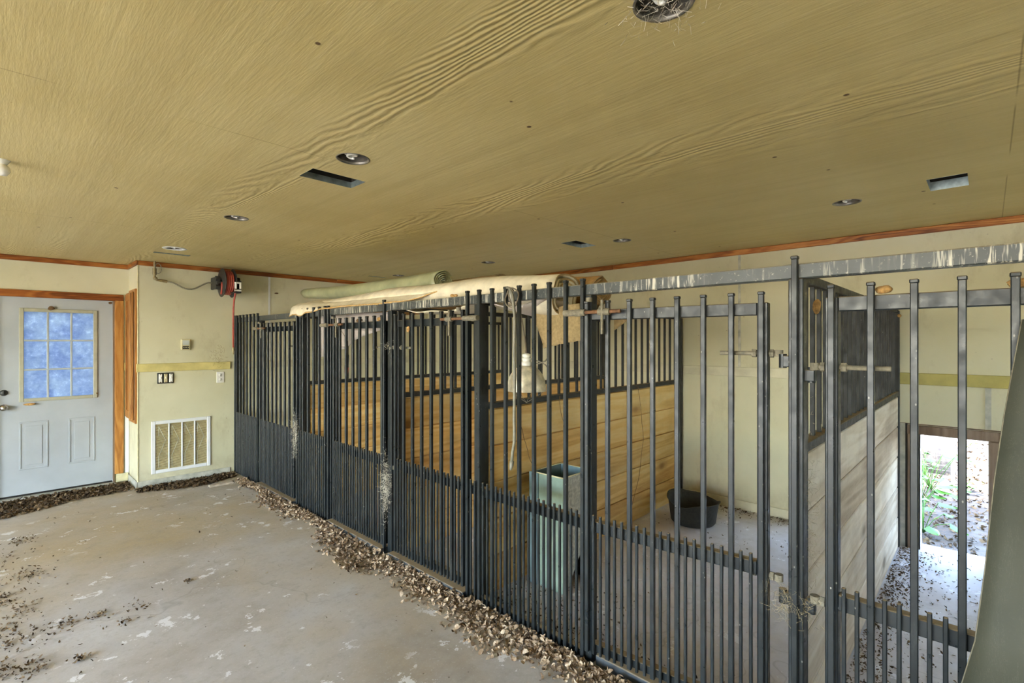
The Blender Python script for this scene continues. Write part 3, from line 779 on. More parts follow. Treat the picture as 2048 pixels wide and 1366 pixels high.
# keepers for the slide bolts, hinge pins
for (y, s) in ((5.845, 1), (4.195, 1), (2.262, -1), (1.475, 1)):
    k = MB(); k.cyl((FX-.012, y-.045, 1.743), (FX-.012, y+.085*1.0, 1.743), .0165, 12); k.bbox(FX-.02, FX+.002, y-.02, y+.02, 1.725, 1.76, .003)
    fpart('latch_keeper', k, M['dusty'])
for y in (4.822, 3.232, .512):
    for z in (1.555, .66):
        for s in ((1,) if y != 3.232 else (1, -1)):
            k = MB(); k.cyl((FX+.055, y+s*.052, z-.055), (FX+.055, y+s*.052, z-.002), .014, 10); k.bbox(FX+.04, FX+.07, min(y, y+s*.05), max(y, y+s*.05), z-.052, z-.008, .003)
            fpart('hinge_pin', k, M['steel'])
for z in (1.508, .66):
    k = MB(); k.cyl((FX+.055, .468, z-.06), (FX+.055, .468, z-.002), .014, 10); k.bbox(FX+.04, FX+.07, .455, .512, z-.055, z-.012, .003)
    fpart('hinge_pin', k, M['steel'])

def gate(label, y_left, y_right, nbars, hinge, rz=0.0, hz=1.555, dx=0.0, latch=True):
    """bars run from y_left (larger y) to y_right; hinge 'left' or 'right'"""
    L = y_left-y_right
    g = empty('stall_gate', (FX+dx, y_left, 0), label, 'gate', 'barred stall gates', rz)
    for q in range(nbars):
        y = -L*q/(nbars-1); link('bar', ME_GATE, g, (0, y, 0))
        if q < nbars-1:
            st = L/(nbars-1)
            for t in (1/3, 2/3): link('picket', ME_GPICK, g, (0, y-st*t, 0))
    x0, x1 = BW+.0015, BW+.0015+.046
    ya, yb = (0.0, -L)
    MB().bbox(x0, x1, ya-.018, ya+.022, .065, 1.757, .003).build('stile', M['steel'], g)
    MB().bbox(x0, x1, yb-.022, yb+.018, .065, 1.757, .003).build('stile', M['steel'], g)
    MB().bbox(x0, x1-.006, yb+.018, ya-.018, 1.706, 1.757, .003).build('top_rail', M['steel'], g)
    MB().bbox(x0-.004, x1-.012, yb+.018, ya-.018, .657, .712, .003).build('lower_rail', M['steel'], g)
    MB().bbox(x0, x1-.006, yb+.018, ya-.018, .068, .108, .003).build('bottom_rail', M['steel'], g)
    hy, s = (yb, -1) if hinge == 'right' else (ya, 1)
    for z in (hz, .66):
        k = MB(); xh = x0+.022
        k.cyl((xh, hy+s*.062, z), (xh, hy-s*.165, z), .0085, 10)
        b = k.build('hinge_bolt', M['dusty'], g)
        for (a0, a1) in ((-.024, -.040), (.026, .040)):
            MB().cyl((xh, hy+s*a0, z), (xh, hy+s*a1, z), .017, 6, smooth=False).build('hinge_nut', M['dusty'], g)
        MB().cyl((xh, hy+s*.058, z-.012), (xh, hy+s*.058, z+.014), .016, 10).build('hinge_eye', M['dusty'], g)
    if latch:
        ly, t = (ya, -1) if hinge == 'right' else (yb, 1)
        xl = -.013
        MB().cyl((xl, ly-t*.035, 1.743), (xl, ly+t*.19, 1.743), .0088, 10).build('slide_bolt', M['rust'], g)
        k = MB(); k.cyl((xl, ly+t*.075, 1.743), (xl, ly+t*.135, 1.743), .0165, 12); k.bbox(xl-.008, .0, ly+t*.10-.018, ly+t*.10+.018, 1.727, 1.758, .003)
        k.build('bolt_sleeve', M['dusty'], g)
        k = MB(); k.cyl((xl-.008, ly+t*.098, 1.80), (xl-.008, ly+t*.098, 1.635), .0075, 8); k.build('bolt_handle', M['dusty'], g)
        k = MB(); k.cyl((xl+.006, ly+t*.02, 1.795), (xl+.006, ly+t*.02, 1.815), .016, 10); k.build('stile_cap', M['dusty'], g)
    return g
gate('farthest barred steel stall gate, next to the first fixed panel', 5.79, 4.905, 9, 'right')
gate('barred stall gate second from the far end, mud lumps on its top rail', 4.085, 3.315, 8, 'right')
gate('middle barred stall gate hinged at its left, latch handle at right', 3.135, 2.38, 8, 'left')
g4 = gate('barred stall gate standing slightly ajar in front of the black rubber tub', 1.435, .648, 8, 'right', math.radians(6.1), 1.552)
gate('nearest barred stall gate, with a dull grey green sheet leaning against it', .397, -.40, 8, 'left', 0, 1.508, 0, False)

# ------------------------------------------------------------------ partitions
def partition(y, label, plank_m, x0=2.12, th=.038, face=-1):
    """-y face at y"""
    p = empty('stall_partition', (x0, y, 0), label, 'partition', 'planked stall partitions')
    off = (x0, y, 0); x1 = XE-.035
    for q in range(5):
        j = rnd(-.0015, .0015)
        MB().bbox(x0+.04, x1-.03, y+j, y+th+j, .004+.2342*q, .2342*(q+1)-.0035, .004).build('plank', plank_m, p, off)
    MB().box(x0+.041, x1-.031, y+th*.4, y+th*.6, .01, 1.17).build('gap_backing', plank_m, p, off)  # backing sheet added to stop light leaking through the plank gaps
    MB().bbox(x0, x1, y-.006, y+th+.006, 1.175, 1.212, .003).build('sill_rail', M['steel_part'], p, off)
    MB().bbox(x0-.02, x1, y, y+th, 1.826, 1.862, .003).build('top_rail', M['steel_part'], p, off)
    MB().bbox(x0-.02, x0+.036, y-.008, y+th+.008, 0, 1.826, .003).build('end_post', M['steel_part'], p, off)
    MB().bbox(x1-.028, x1+.01, y-.008, y+th+.008, 0, 1.84, .003).build('end_post', M['steel_part'], p, off)
    k = MB(); k.bbox(-.009, .009, -.009, .009, 1.212, 1.826, .002); me = k.mesh('bar', M['steel_part'])
    n = int((x1-x0)/.112)
    for q in range(1, n+1): link('bar', me, p, ((x1-x0)*q/(n+1), th/2, 0))
    return p
partition(4.81, 'farthest pine planked stall partition with bars above', M['pine'])
partition(3.195, 'middle pine planked stall partition with bars above', M['pine'])
partition(2.272, 'pine planked stall partition behind the green feed bin and rubber tub', M['pine'])
partition(.503, 'weathered grey planked stall partition beside the bright low doorway', M['greyplank'])

# ------------------------------------------------------------------ rolls on top
def spiral_roll(cx, cz, a, b, turns, y0, y1, ny, wob=0.0, inner=.25, seed=0):
    """cx, cz, a, b: functions of t along the roll"""
    k = MB(); nth = int(turns*26)
    rr = random.Random(seed)
    ph = [rr.uniform(0, 6.28) for _ in range(4)]
    def fn(u, v):
        y = lerp(y0, y1, u); th = v*turns*2*PI + .6
        f = lerp(1.0, inner, v)
        w = 1+wob*(math.sin(y*5+ph[0]+th)+.6*math.sin(y*9+ph[1]+2*th))*.5
        ye = y + (.012*math.sin(3*th+ph[2]) if u in (0.0, 1.0) else 0)
        return (cx(u)+a(u)*f*w*math.cos(th), ye, cz(u)+b(u)*f*w*math.sin(th))
    k.grid(fn, ny, nth); return k
def smooth(t): t = max(0, min(1, t)); return t*t*(3-2*t)
# cream carpet roll
r = empty('carpet_roll', (2.3, 3.3, 1.86), 'long cream carpet roll lying on the stall fronts, open end facing right', 'carpet')
off = (2.3, 3.3, 1.86)
A = lambda u: lerp(.138, .185, smooth(u/.35)); B = lambda u: lerp(.132, .088, smooth(u/.35))
CZ = lambda u: lerp(1.866, 1.938, smooth(u/.28)) - .012*math.sin(u*9)*smooth((u-.3)/.2)
CX = lambda u: lerp(2.305, 2.335, u)
k = spiral_roll(CX, CZ, A, B, 2.3, 1.77, 5.0, 44, .05, .52, 3)
o = k.build('roll', [M['carpet'], M['backing']], r, off); sm = solid(o, .011, 0); sm.modifiers[0].material_offset_rim = 1
def flap(u, v):
    y = lerp(2.55, 4.95, u); v = v*smooth((u+.02)/.30)
    e = .012*math.sin(y*7)+.008*math.sin(y*17+1)
    left = smooth((u-.72)/.2)
    xs = lerp(2.20, 2.046+e*(1-left)-.030*left, v)
    sag = .016*math.sin(y*5.2)*v
    zz = lerp(1.965, 1.893, smooth(v)) + sag*.3*(1-left)
    zz += left*.045*smooth(v/.6) - left*(.085+.01*math.sin(y*23))*smooth((v-.86)/.14)
    return (xs, y, zz)
k = MB(); k.grid(flap, 60, 10); o = k.build('front_flap', M['carpet'], r, off); solid(o, .010, 0)
k = MB()
pts = [Vector(flap(i/90, 1.0))+Vector((-.002, 0, rnd(-.003, .003))) for i in range(91)]; k.tube(pts, [.0055*rnd(.7, 1.3) for _ in pts], 6); k.build('frayed_edge', M['jute'], r, off)
# folded lobe at the far end
def lobe(u, v):
    a = u*PI; y = lerp(4.42, 5.02, v); s = math.sin(PI*min(1, v*1.0))**.35 if 0 < v < 1 else .0
    return (2.20-.13*math.cos(a)*(.6+.4*s), y, 1.885+.105*math.sin(a)*s)
k = MB(); k.grid(lobe, 18, 14); k.build('folded_end', M['carpet'], r, off)
# sagging underlay, hanging drapes and the brown loose end
def under(u, v):
    y = lerp(1.80, 2.25, u); x = lerp(2.13, 2.62, v); return (x, y, 1.845-.075*math.sin(PI*u)*(.5+.5*math.sin(PI*v))-.03*v)
k = MB(); k.grid(under, 12, 10); o = k.build('underlay', M['underlay'], r, off); solid(o, .006, 0)
def under2(u, v):
    y = lerp(2.32, 3.18, u); x = lerp(2.12, 2.5, v); return (x, y, 1.842-.045*math.sin(PI*u)*(.6+.4*math.sin(PI*v+.5))+.008*math.sin(u*14))
k = MB(); k.grid(under2, 18, 8); o = k.build('underlay', M['carpet'], r, off); solid(o, .006, 0)
def drape(u, v):
    y = lerp(4.72, 3.55, u); h = lerp(.40, .10, u)
    return (2.24+.03*math.sin(y*9)+.02*v, y, 1.845-h*v)
k = MB(); k.grid(drape, 24, 8); o = k.build('drape', M['underlay'], r, off); solid(o, .006, 0)
def loose(u, v):
    # quadrilateral hanging behind the bars
    top = Vector((2.25, lerp(1.995, 1.62, u), lerp(1.785, 1.81, u))); bot = Vector((2.25, lerp(1.905, 1.60, u), lerp(1.56, 1.61, u)))
    p = top.lerp(bot, v); p.x += .02*math.sin(u*5+v*2); p.z += .002*math.sin(u*31)*v; return tuple(p)
k = MB(); k.grid(loose, 18, 10); o = k.build('loose_end', M['backing'], r, off); solid(o, .008, 0); o['label'] = 'brown backing hanging as a loose end'
# brown roll
r = empty('brown_carpet_roll', (2.62, 3.2, 1.86), 'tan brown carpet roll with coiled end, behind the cream carpet roll', 'carpet')
off = (2.62, 3.2, 1.86)
k = spiral_roll(lambda u: lerp(2.60, 2.70, u), lambda u: lerp(1.905, 1.955, smooth(u/.2)), lambda u: lerp(.10, .095, u), lambda u: lerp(.098, .088, u), 4.2, 1.72, 4.9, 30, .10, .22, 5)
o = k.build('roll', [M['brownroll'], M['backing']], r, off); solid(o, .009, 0).modifiers[0].material_offset_rim = 1
def tail(u, v):
    a = lerp(-.4, 1.0, u); x = 2.60+.085*math.cos(PI*(.5+u)); return (x, lerp(1.72, 1.98, v), 1.90-.14*math.sin(PI*u)*1.0-.02)
k = MB(); k.grid(tail, 14, 4); o = k.build('sagging_layer', M['backing'], r, off); solid(o, .010, 0)
def wedge(u, v): return (2.52+.02*u, lerp(1.58, 1.44, u), lerp(1.775, 1.775-.10*(1-u)-.01, v))
k = MB(); k.grid(wedge, 6, 4); o = k.build('torn_corner', M['backing'], r, off); solid(o, .006, 0)
# ribbed rug
r = empty('ribbed_rug_roll', (2.95, 3.6, 1.95), 'ribbed beige rug roll peeking out behind the green plastic roll', 'rug')
k = spiral_roll(lambda u: 2.93, lambda u: 2.065, lambda u: .10, lambda u: .095, 3.2, 2.92, 4.6, 90, .0, .3, 8)
k.v = [(x+.003*math.sin(y*110), y, z+.004*math.sin(y*110)) for x, y, z in k.v]
o = k.build('roll', M['backing'], r, (2.95, 3.6, 1.95)); solid(o, .009, 0)
k = spiral_roll(lambda u: 2.95, lambda u: 1.925, lambda u: .085, lambda u: .062, 2.2, 2.95, 4.7, 20, .0, .3, 9)
o = k.build('under_roll', M['brownroll'], r, (2.95, 3.6, 1.95)); solid(o, .009, 0)
# green plastic sheeting
r = empty('plastic_sheeting_roll', (2.62, 4.5, 2.03), 'pale green translucent plastic sheeting roll on top of the carpet rolls', 'plastic roll')
k = spiral_roll(lambda u: lerp(2.60, 2.62, u), lambda u: lerp(2.095, 2.175, u)-.02*math.sin(PI*u), lambda u: lerp(.105, .075, u), lambda u: lerp(.098, .058, u), 5.2, 3.27, 5.93, 30, .03, .12, 11)
o = k.build('roll', M['greenp'], r, (2.62, 4.5, 2.03)); solid(o, .006, 0)

# ------------------------------------------------------------------ heat lamp
LX, LY = 2.20, 1.985
r = empty('heat_lamp', (LX, LY, 1.31), 'dusty aluminium clamp heat lamp hanging by its cord behind the bars', 'lamp')
off = (LX, LY, 1.31)
k = MB(); k.lathe([(.118, 1.306), (.116, 1.312), (.114, 1.335), (.109, 1.368), (.096, 1.402), (.074, 1.431), (.047, 1.450), (.030, 1.456)], (LX, LY, 0), 'z', 36)
o = k.build('lamp_shade', M['lampsh'], r, off); solid(o, .0015, 0)
k = MB(); k.lathe([(.030, 1.452), (.033, 1.472), (.024, 1.482), (.024, 1.490), (.029, 1.492), (.029, 1.502), (.020, 1.504), (.020, 1.509), (.027, 1.511), (.026, 1.524), (.010, 1.53), (0, 1.53)], (LX, LY, 0), 'z', 20)
k.build('lamp_socket', M['porc'], r, off)
k = MB(); k.lathe([(0, 1.345), (.03, 1.35), (.042, 1.375), (.030, 1.415), (.02, 1.435)], (LX, LY, 0), 'z', 16); k.build('bulb', M['bulb'], r, off)
k = MB()
for a in (.4, 2.0, 3.5, 5.0):
    p = Vector((LX+.113*math.cos(a), LY+.113*math.sin(a), 1.307)); k.tube([p, p.lerp(Vector((LX, LY, 1.235)), .75), (LX, LY, 1.235)], .0014, 5)
k.build('wire_guard', M['cord'], r, off)
k = MB()
for s in (-1, 1):
    k.tube([(LX+.02, LY-.03, 1.48+s*.012), (LX+.03, LY-.075, 1.476+s*.006), (LX+.035, LY-.115, 1.475-s*.010), (LX+.04, LY-.15, 1.475-s*.045)], .004, 6)
k.build('spring_clamp', M['dusty'], r, off)
k = MB()
k.tube([(LX, LY, 1.53), (LX-.01, LY+.004, 1.62), (LX-.03, LY+.015, 1.75), (LX-.05, LY+.03, 1.85), (2.075, 1.985, 1.91), (2.035, 1.97, 1.905), (2.012, 1.955, 1.87), (2.016, 1.94, 1.82), (2.04, 1.93, 1.80)], .0042, 7)
k.tube([(2.016+.006*math.sin(a*3), 1.93+.05*math.cos(a), 1.845+.055*math.sin(a)) for a in [i*2*PI/24 for i in range(25)]], .0042, 7)
k.build('cord', M['cordk'], r, off)
k = MB()
pts = [(2.012, 1.965, 1.905), (2.008, 1.94, 1.90), (2.006, 1.916, 1.86), (2.004, 1.905, 1.80)] + [(2.003, 1.898-.002*math.sin(i*.9), 1.80-.05*i) for i in range(1, 15)] + [(2.004, 1.90, 1.04), (2.006, 1.915, .98), (2.008, 1.922, .93)]
k.tube(pts, .0085, 8); k.tube([(2.008, 1.922, .93), (2.008, 1.925, .905), (2.006, 1.93, .88)], [.013, .012, .006], 8)
o = k.build('plug_lead', M['cord'], r, off); o['label'] = 'thick grey lead hanging in front of the bars'

# ------------------------------------------------------------------ feed bin
BX0, BX1, BY0, BY1, BH = 2.487, 2.79, 1.935, 2.19, .735
r = empty('feed_bin', ((BX0+BX1)/2, (BY0+BY1)/2, 0), 'tall square green metal feed bin standing against the pine partition', 'bin')
off = ((BX0+BX1)/2, (BY0+BY1)/2, 0); t = .006
MB().bbox(BX0, BX0+t, BY0, BY1, 0, BH, .002).build('front_panel', M['greenbin'], r, off)
MB().bbox(BX0-.012, BX0+.0, BY1-.055, BY1+.02, 0, BH, .002).build('side_flange', M['bluebin'], r, off)
MB().bbox(BX0+t, BX1, BY1-t, BY1, 0, BH, .002).build('back_panel', M['bluebin'], r, off)
MB().bbox(BX1-t, BX1, BY0, BY1-t, 0, BH, .002).build('far_panel', M['bluebin'], r, off)
# side panel with an arched opening at its foot
bm = bmesh.new()
out = [(BX0+t, 0), (BX0+.02, 0)]
cx_, hw, hb, ht = (BX0+BX1)/2+.006, .125, .30, .42
arch = [(cx_-hw, 0)] + [(cx_-hw*math.cos(a), hb+(ht-hb)*math.sin(a)) for a in [PI*i/14 for i in range(15)]] + [(cx_+hw, 0)]
ol = [(BX0+t, 0)] + arch + [(BX1, 0), (BX1, BH), (BX0+t, BH)]
vs = [bm.verts.new((x, BY0, z)) for x, z in ol]
bm.faces.new(vs); bmesh.ops.triangulate(bm, faces=bm.faces[:])
for v in bm.verts: v.co -= Vector(off)
me = bpy.data.meshes.new('side_panel'); bm.to_mesh(me); bm.free(); me.materials.append(M['greybin'])
solid(link('side_panel', me, r), t, 0)
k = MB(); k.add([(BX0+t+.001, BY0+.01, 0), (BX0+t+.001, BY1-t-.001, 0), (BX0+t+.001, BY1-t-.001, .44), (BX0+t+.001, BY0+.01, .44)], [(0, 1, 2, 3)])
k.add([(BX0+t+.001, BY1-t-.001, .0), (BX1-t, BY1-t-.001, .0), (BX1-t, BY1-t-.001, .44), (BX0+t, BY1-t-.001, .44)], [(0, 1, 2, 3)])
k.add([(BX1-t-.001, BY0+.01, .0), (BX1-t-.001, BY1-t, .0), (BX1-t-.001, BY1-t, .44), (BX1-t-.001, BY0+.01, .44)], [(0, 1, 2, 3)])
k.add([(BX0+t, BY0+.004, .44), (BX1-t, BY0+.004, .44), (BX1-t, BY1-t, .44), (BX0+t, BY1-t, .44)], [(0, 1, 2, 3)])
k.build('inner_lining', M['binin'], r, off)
k = MB(); k.tube([(BX0, BY0, BH), (BX1, BY0, BH), (BX1, BY1, BH), (BX0, BY1, BH), (BX0, BY0, BH)], .005, 6); k.build('rim', M['creamblock'], r, off)

# ------------------------------------------------------------------ rubber tub
TX, TY = 4.29, 1.885
r = empty('rubber_tub', (TX, TY, 0), 'squashed black rubber tub on the stall floor by the corner', 'bucket')
def tub(inner):
    prof = [(0, .012), (.175, .010), (.19, .03), (.225, .24), (.238, .252)] if not inner else [(.238, .252), (.226, .250), (.214, .235), (.178, .03), (0, .022)]
    vs = []; n = 40
    for rr, h in prof:
        for i in range(n):
            a = 2*PI*i/n; d = Vector((math.cos(a), math.sin(a), 0))
            f = h/.25
            sq = 1+.10*f*math.cos(2*(a-.8)); hz = h*.82 + f*(.020*math.cos(2*(a-1.2))+.005*math.cos(5*a)+.003*math.sin(9*a))
            vs.append((d.x*rr*sq, d.y*rr*sq, max(.001, hz)))
    fs = [(j*n+i, j*n+(i+1) % n, (j+1)*n+(i+1) % n, (j+1)*n+i) for j in range(len(prof)-1) for i in range(n)]
    return vs, fs
k = MB(); v, f = tub(False); k.add(v, f, True); link('tub_wall', k.mesh('tub_wall', M['rubber']), r)
k = MB(); v, f = tub(True); k.add(v, f, True); link('tub_lining', k.mesh('tub_lining', M['rubber']), r)

# ------------------------------------------------------------------ leaning sheet
r = empty('leaning_sheet', (1.7, -.4, 0), 'large dull grey green sheet leaning on the nearest gate at the right edge', 'sheet')
E = [(1.66, 1.965, -.070), (1.40, 1.905, -.034), (1.22, 1.86, -.014), (1.01, 1.80, .003), (.83, 1.745, .022), (.74, 1.70, .045), (.66, 1.66, .068), (.40, 1.57, .13), (.0, 1.43, .20)]
def edge(t):
    q = t*(len(E)-1); i = min(int(q), len(E)-2); f = q-i
    return [lerp(E[i][j], E[i+1][j], f) for j in range(3)]
def sheet(u, v):
    z, x, y = edge(u); w = .95*v
    top = smooth((.16-u)/.16)
    bend = smooth((u-.52)/.4)*smooth((.45-v)/.45)
    return (x-.05*bend-.012*math.sin(v*5), y-w*(1-.10*bend), z+.13*v*(1-u)*(1.0) + .0)
k = MB(); k.grid(sheet, 40, 24); o = k.build('panel', M['sheet'], r, (1.7, -.4, 0)); solid(o, .007, 0)
k = MB(); k.tube([Vector(sheet(i/40, 0)) for i in range(41)], .0028, 6); k.build('edge_strip', M['dusty'], r, (1.7, -.4, 0))

# ------------------------------------------------------------------ small things
def nest(loc, s, label, m='mud', seed=0, lob=3):
    rr = random.Random(seed); k = MB()
    for q in range(lob):
        c = Vector(loc)+Vector((rr.uniform(-.3, .3)*s[0], rr.uniform(-.5, .5)*s[1], rr.uniform(-.15, .15)*s[2]))
        n, mlat = 12, 7; vs = []; fs = []
        ph = [rr.uniform(0, 6) for _ in range(3)]
        for j in range(mlat+1):
            a = PI*j/mlat
            for i in range(n):
                b = 2*PI*i/n; w = 1+.14*math.sin(3*b+ph[0]+j)+.10*math.sin(5*b+2*j+ph[1])
                vs.append((c.x+s[0]*.6*w*math.sin(a)*math.cos(b), c.y+s[1]*.6*w*math.sin(a)*math.sin(b), c.z+s[2]*.6*math.cos(a)))
        fs = [(j*n+i, j*n+(i+1) % n, (j+1)*n+(i+1) % n, (j+1)*n+i) for j in range(mlat) for i in range(n)]
        k.add(vs, fs, True)
    return tag(k.build('mud_nest', M[m]), label, 'wasp nest', 'mud wasp nests on the rails')
nest((2.06, 2.492, 1.897), (.018, .032, .016), 'orange mud nest on the top beam above the middle gate', 'mud', 1)
nest((2.055, 2.995, 1.69), (.014, .019, .034), 'mud nest hanging under the top rail of the middle gate', 'mud', 2, 2)
nest((2.07, .247, 1.775), (.022, .030, .022), 'large mud nest on the nearest gate top rail beside its second bar', 'mud', 3)
nest((2.16, .47, 1.85), (.02, .02, .02), 'mud nest on the corner behind the nearest gate, by its first bar', 'mud', 4, 2)
nest((2.30, .495, 1.735), (.018, .02, .05), 'mud nest hanging in the dark bars of the right partition', 'mud', 5, 2)
nest((2.075, -.075, 1.772), (.022, .036, .022), 'mud nest on the nearest gate top rail at the picture edge', 'mud', 6)
nest((2.07, 3.705, 1.775), (.02, .05, .024), 'brown mud nest on the second gate top rail, left lump', 'muddark', 7)
nest((2.07, 3.40, 1.775), (.018, .022, .026), 'brown mud nest on the second gate top rail, right lump beside the post', 'mud', 8, 2)
nest((.422, 7.108, 1.95), (.035, .012, .034), 'dark mud nest above the door window', 'muddark', 9)
nest((.255, 7.105, .955), (.06, .012, .020), 'greyish mud nest under the left corner of the door window', 'mud', 10, 4)
nest((.80, 7.108, 1.028), (.014, .008, .014), 'tiny mud nest at the right edge of the door window', 'muddark', 11, 1)
nest((.915, 7.105, 2.03), (.026, .010, .022), 'dark mud lump in the upper corner of the door', 'muddark', 12, 2)
nest((4.915, 1.78, 1.375), (.015, .028, .02), 'small brown mud nest on the cream rail of the far stall wall', 'mud', 13, 2)
nest((4.86, .49, 1.80), (.02, .02, .02), 'orange mud nest in the top far corner of the right partition', 'mud', 14, 2)
nest((2.52, 6.622, 2.22), (.035, .008, .014), 'rusty mud nest on the wall beside the pale joint strip', 'muddark', 15, 2)
# hand tool with a red grip
r = empty('hand_tool', (2.26, 4.275, 1.24), 'hand tool with black end and red grip hanging behind the second gate', 'tool')
off = (2.26, 4.275, 1.24)
k = MB(); k.tube([(2.26, 4.29, 1.235), (2.26, 4.282, 1.30), (2.26, 4.275, 1.36)], [.009, .014, .019], 10); k.build('grip', M['redgrip'], r, off)
k = MB(); k.tube([(2.26, 4.275, 1.36), (2.26, 4.27, 1.42), (2.26, 4.262, 1.468), (2.26, 4.25, 1.48)], [.018, .018, .016, .009], 10); k.build('head', M['toolk'], r, off)
k = MB(); k.tube([(2.26, 4.25, 1.48), (2.25, 4.23, 1.60), (2.10, 4.20, 1.80), (2.06, 4.20, 1.89)], .002, 5); k.build('hanging_cord', M['cordk'], r, off)
# twine strands on the pine partition
for i, (pts, lab) in enumerate((
    ([(2.42, 2.26, 1.20), (2.44, 2.255, 1.05), (2.50, 2.25, .86), (2.55, 2.245, .74)], 'brown twine strand hanging on the planks left of the feed bin'),
    ([(2.86, 2.258, 1.20), (2.88, 2.25, 1.04), (2.95, 2.25, .9), (2.90, 2.25, .80)], 'brown twine strand hanging on the planks above the feed bin'),
    ([(4.0, 2.262, 1.2), (4.03, 2.255, 1.0), (4.08, 2.255, .72), (4.0, 2.25, .40), (3.85, 2.25, .12)], 'long brown twine strand hanging on the planks near the rubber tub'))):
    k = MB(); pp = []
    for q in range(len(pts)-1):
        for t in (0, .25, .5, .75): pp.append(Vector(pts[q]).lerp(Vector(pts[q+1]), t)+Vector((rnd(-.006, .006), 0, 0)))
    pp.append(Vector(pts[-1])); k.tube(pp, .0022, 5)
    tag(k.build('twine', M['twine']), lab, 'twine', 'twine on the pine partition')
k = MB(); k.bbox(1.64, 2.0, 6.14, 6.20, 0, .022, .004); 
tag(k.build('board_scrap', M['scrap']), 'short weathered board lying in the leaves at the fence corner', 'board')

# cobwebs and hay caught on the posts
def fuzz(name, c, ext, n, m, label, cat, ln=.05, w=.0012):
    k = MB(); c = Vector(c)
    for _ in range(n):
        p = c+Vector((random.gauss(0, ext[0]), random.gauss(0, ext[1]), random.gauss(0, ext[2])))
        d = Vector((rnd(-1, 1), rnd(-1, 1), rnd(-1, 1.0))).normalized()*ln*rnd(.4, 1.2)
        b = Vector((rnd(-1, 1), rnd(-1, 1), rnd(-1, 1))).normalized()*ln*.25
        s = d.cross(b).normalized()*w if d.cross(b).length > 1e-5 else Vector((w, 0, 0))
        k.add([p-s, p+s, p+d*.5+b+s, p+d*.5+b-s, p+d+s, p+d-s], [(0, 1, 2, 3), (3, 2, 4, 5)])
    return tag(k.build(name, M[m]), label, cat, None, 'stuff')
fuzz('cobweb', (2.02, 4.83, .70), (.010, .024, .10), 620, 'web', 'pale cobweb clump on the post between first and second stalls', 'cobweb', .032, .00055)
fuzz('cobweb', (2.02, 3.235, .52), (.010, .022, .11), 620, 'web', 'white cobweb streak low on the post between the second and middle gates', 'cobweb', .032, .00055)
fuzz('cobweb', (2.06, 3.24, 1.57), (.02, .05, .02), 60, 'web', 'small cobweb on the upper hinges of the middle post', 'cobweb', .03, .0008)
fuzz('cobweb', (2.05, .53, .63), (.022, .035, .03), 340, 'hay', 'straw and cobweb tangled on the low hinge of the near post', 'cobweb', .035, .0004)
fuzz('cobweb', (2.14, .49, .95), (.015, .018, .16), 220, 'hay', 'dusty cobweb on the front end of the right partition', 'cobweb', .04, .0004)
fuzz('cobweb', (1.21, .62, ZC-.004), (.06, .06, .003), 160, 'web', 'cobweb across the ceiling light at the top edge', 'cobweb', .04, .0004)
fuzz('cobweb', (1.86, 6.60, 1.42), (.035, .012, .07), 90, 'twine', 'dirty cobweb on the wall above the outlet', 'cobweb', .04, .0008)

# ------------------------------------------------------------------ leaf litter
def leaves(name, spots, m, label, size=(.02, .045), cat='leaves'):
    """spots: list of (x, y, z) positions"""
    vs = []; fs = []; tone = []
    for (x, y, z) in spots:
        L = rnd(*size); W = L*rnd(.35, .65); curl = rnd(-.6, 1.6)*L; tw = rnd(-.3, .3)
        R = Matrix.Rotation(rnd(0, 2*PI), 3, 'Z') @ Matrix.Rotation(rnd(-.9, .9), 3, 'X') @ Matrix.Rotation(rnd(-.8, .8), 3, 'Y')
        pr = [(-1, .06), (-.5, .8), (.15, 1.0), (.65, .55), (1, .04)]
        o_ = len(vs); tn = random.random()
        loc = []
        for (t, w) in pr:
            for s in (-1, 1):
                loc.append(R @ Vector((t*L/2, s*w*W/2, curl*(t*t)*.35 + abs(s*w)*W*.18 + tw*t*s*W*.3)))
        mn = min(p.z for p in loc)
        for p in loc: vs.append((x+p.x, y+p.y, z+p.z-mn+.001)); tone.append(tn)
        for q in range(4): fs.append((o_+q*2, o_+q*2+2, o_+q*2+3, o_+q*2+1))
    me = bpy.data.meshes.new(name); me.from_pydata(vs, [], fs); me.materials.append(M[m])
    at = me.attributes.new('tone', 'FLOAT', 'POINT'); at.data.foreach_set('value', tone); me.update()
    return tag(link(name, me), label, cat, None, 'stuff')
sp = []
while len(sp) < 7500:
    y = rnd(.55, 6.2)
    w = .075+.07*smooth((2.9-y)/1.0)*.4+.08*smooth((4.2-y)/.5)*smooth((y-1.6)/.8)
    w *= .75+.35*math.sin(y*4.1)+.2*math.sin(y*9.7+1)
    d = abs(random.gauss(0, 1))*max(.03, w)
    if d > .30: continue
    zmax = max(0, .040-.25*d)
    sp.append((FX-.032-d if y > 2.3 else FX-.012-d, y, rnd(0, zmax)))
leaves('leaf_litter', sp, 'leaf', 'drift of curled pale brown dry leaves along the foot of the stall front', (.018, .042))
sp = []
while len(sp) < 3200:
    x = rnd(-.5, 1.05); d = random.random()**1.4*(.36+.25*smooth((.7-x)/.7)); sp.append((x, YN-.135-d, rnd(0, .018*(1-d/.7))))
leaves('leaf_litter', sp, 'leafdark', 'dark trodden leaf litter along the door wall', (.02, .05))
sp = []
while len(sp) < 2000:
    x = rnd(1.06, 2.0); d = random.random()**1.4*(.20+.10*math.sin(x*5)); sp.append((x, YB-.045-d, rnd(0, .018*(1-d/.7))))
leaves('leaf_litter', sp, 'leafdark', 'dark leaf litter along the foot of the wall with the air grille', (.02, .05))
sp = []
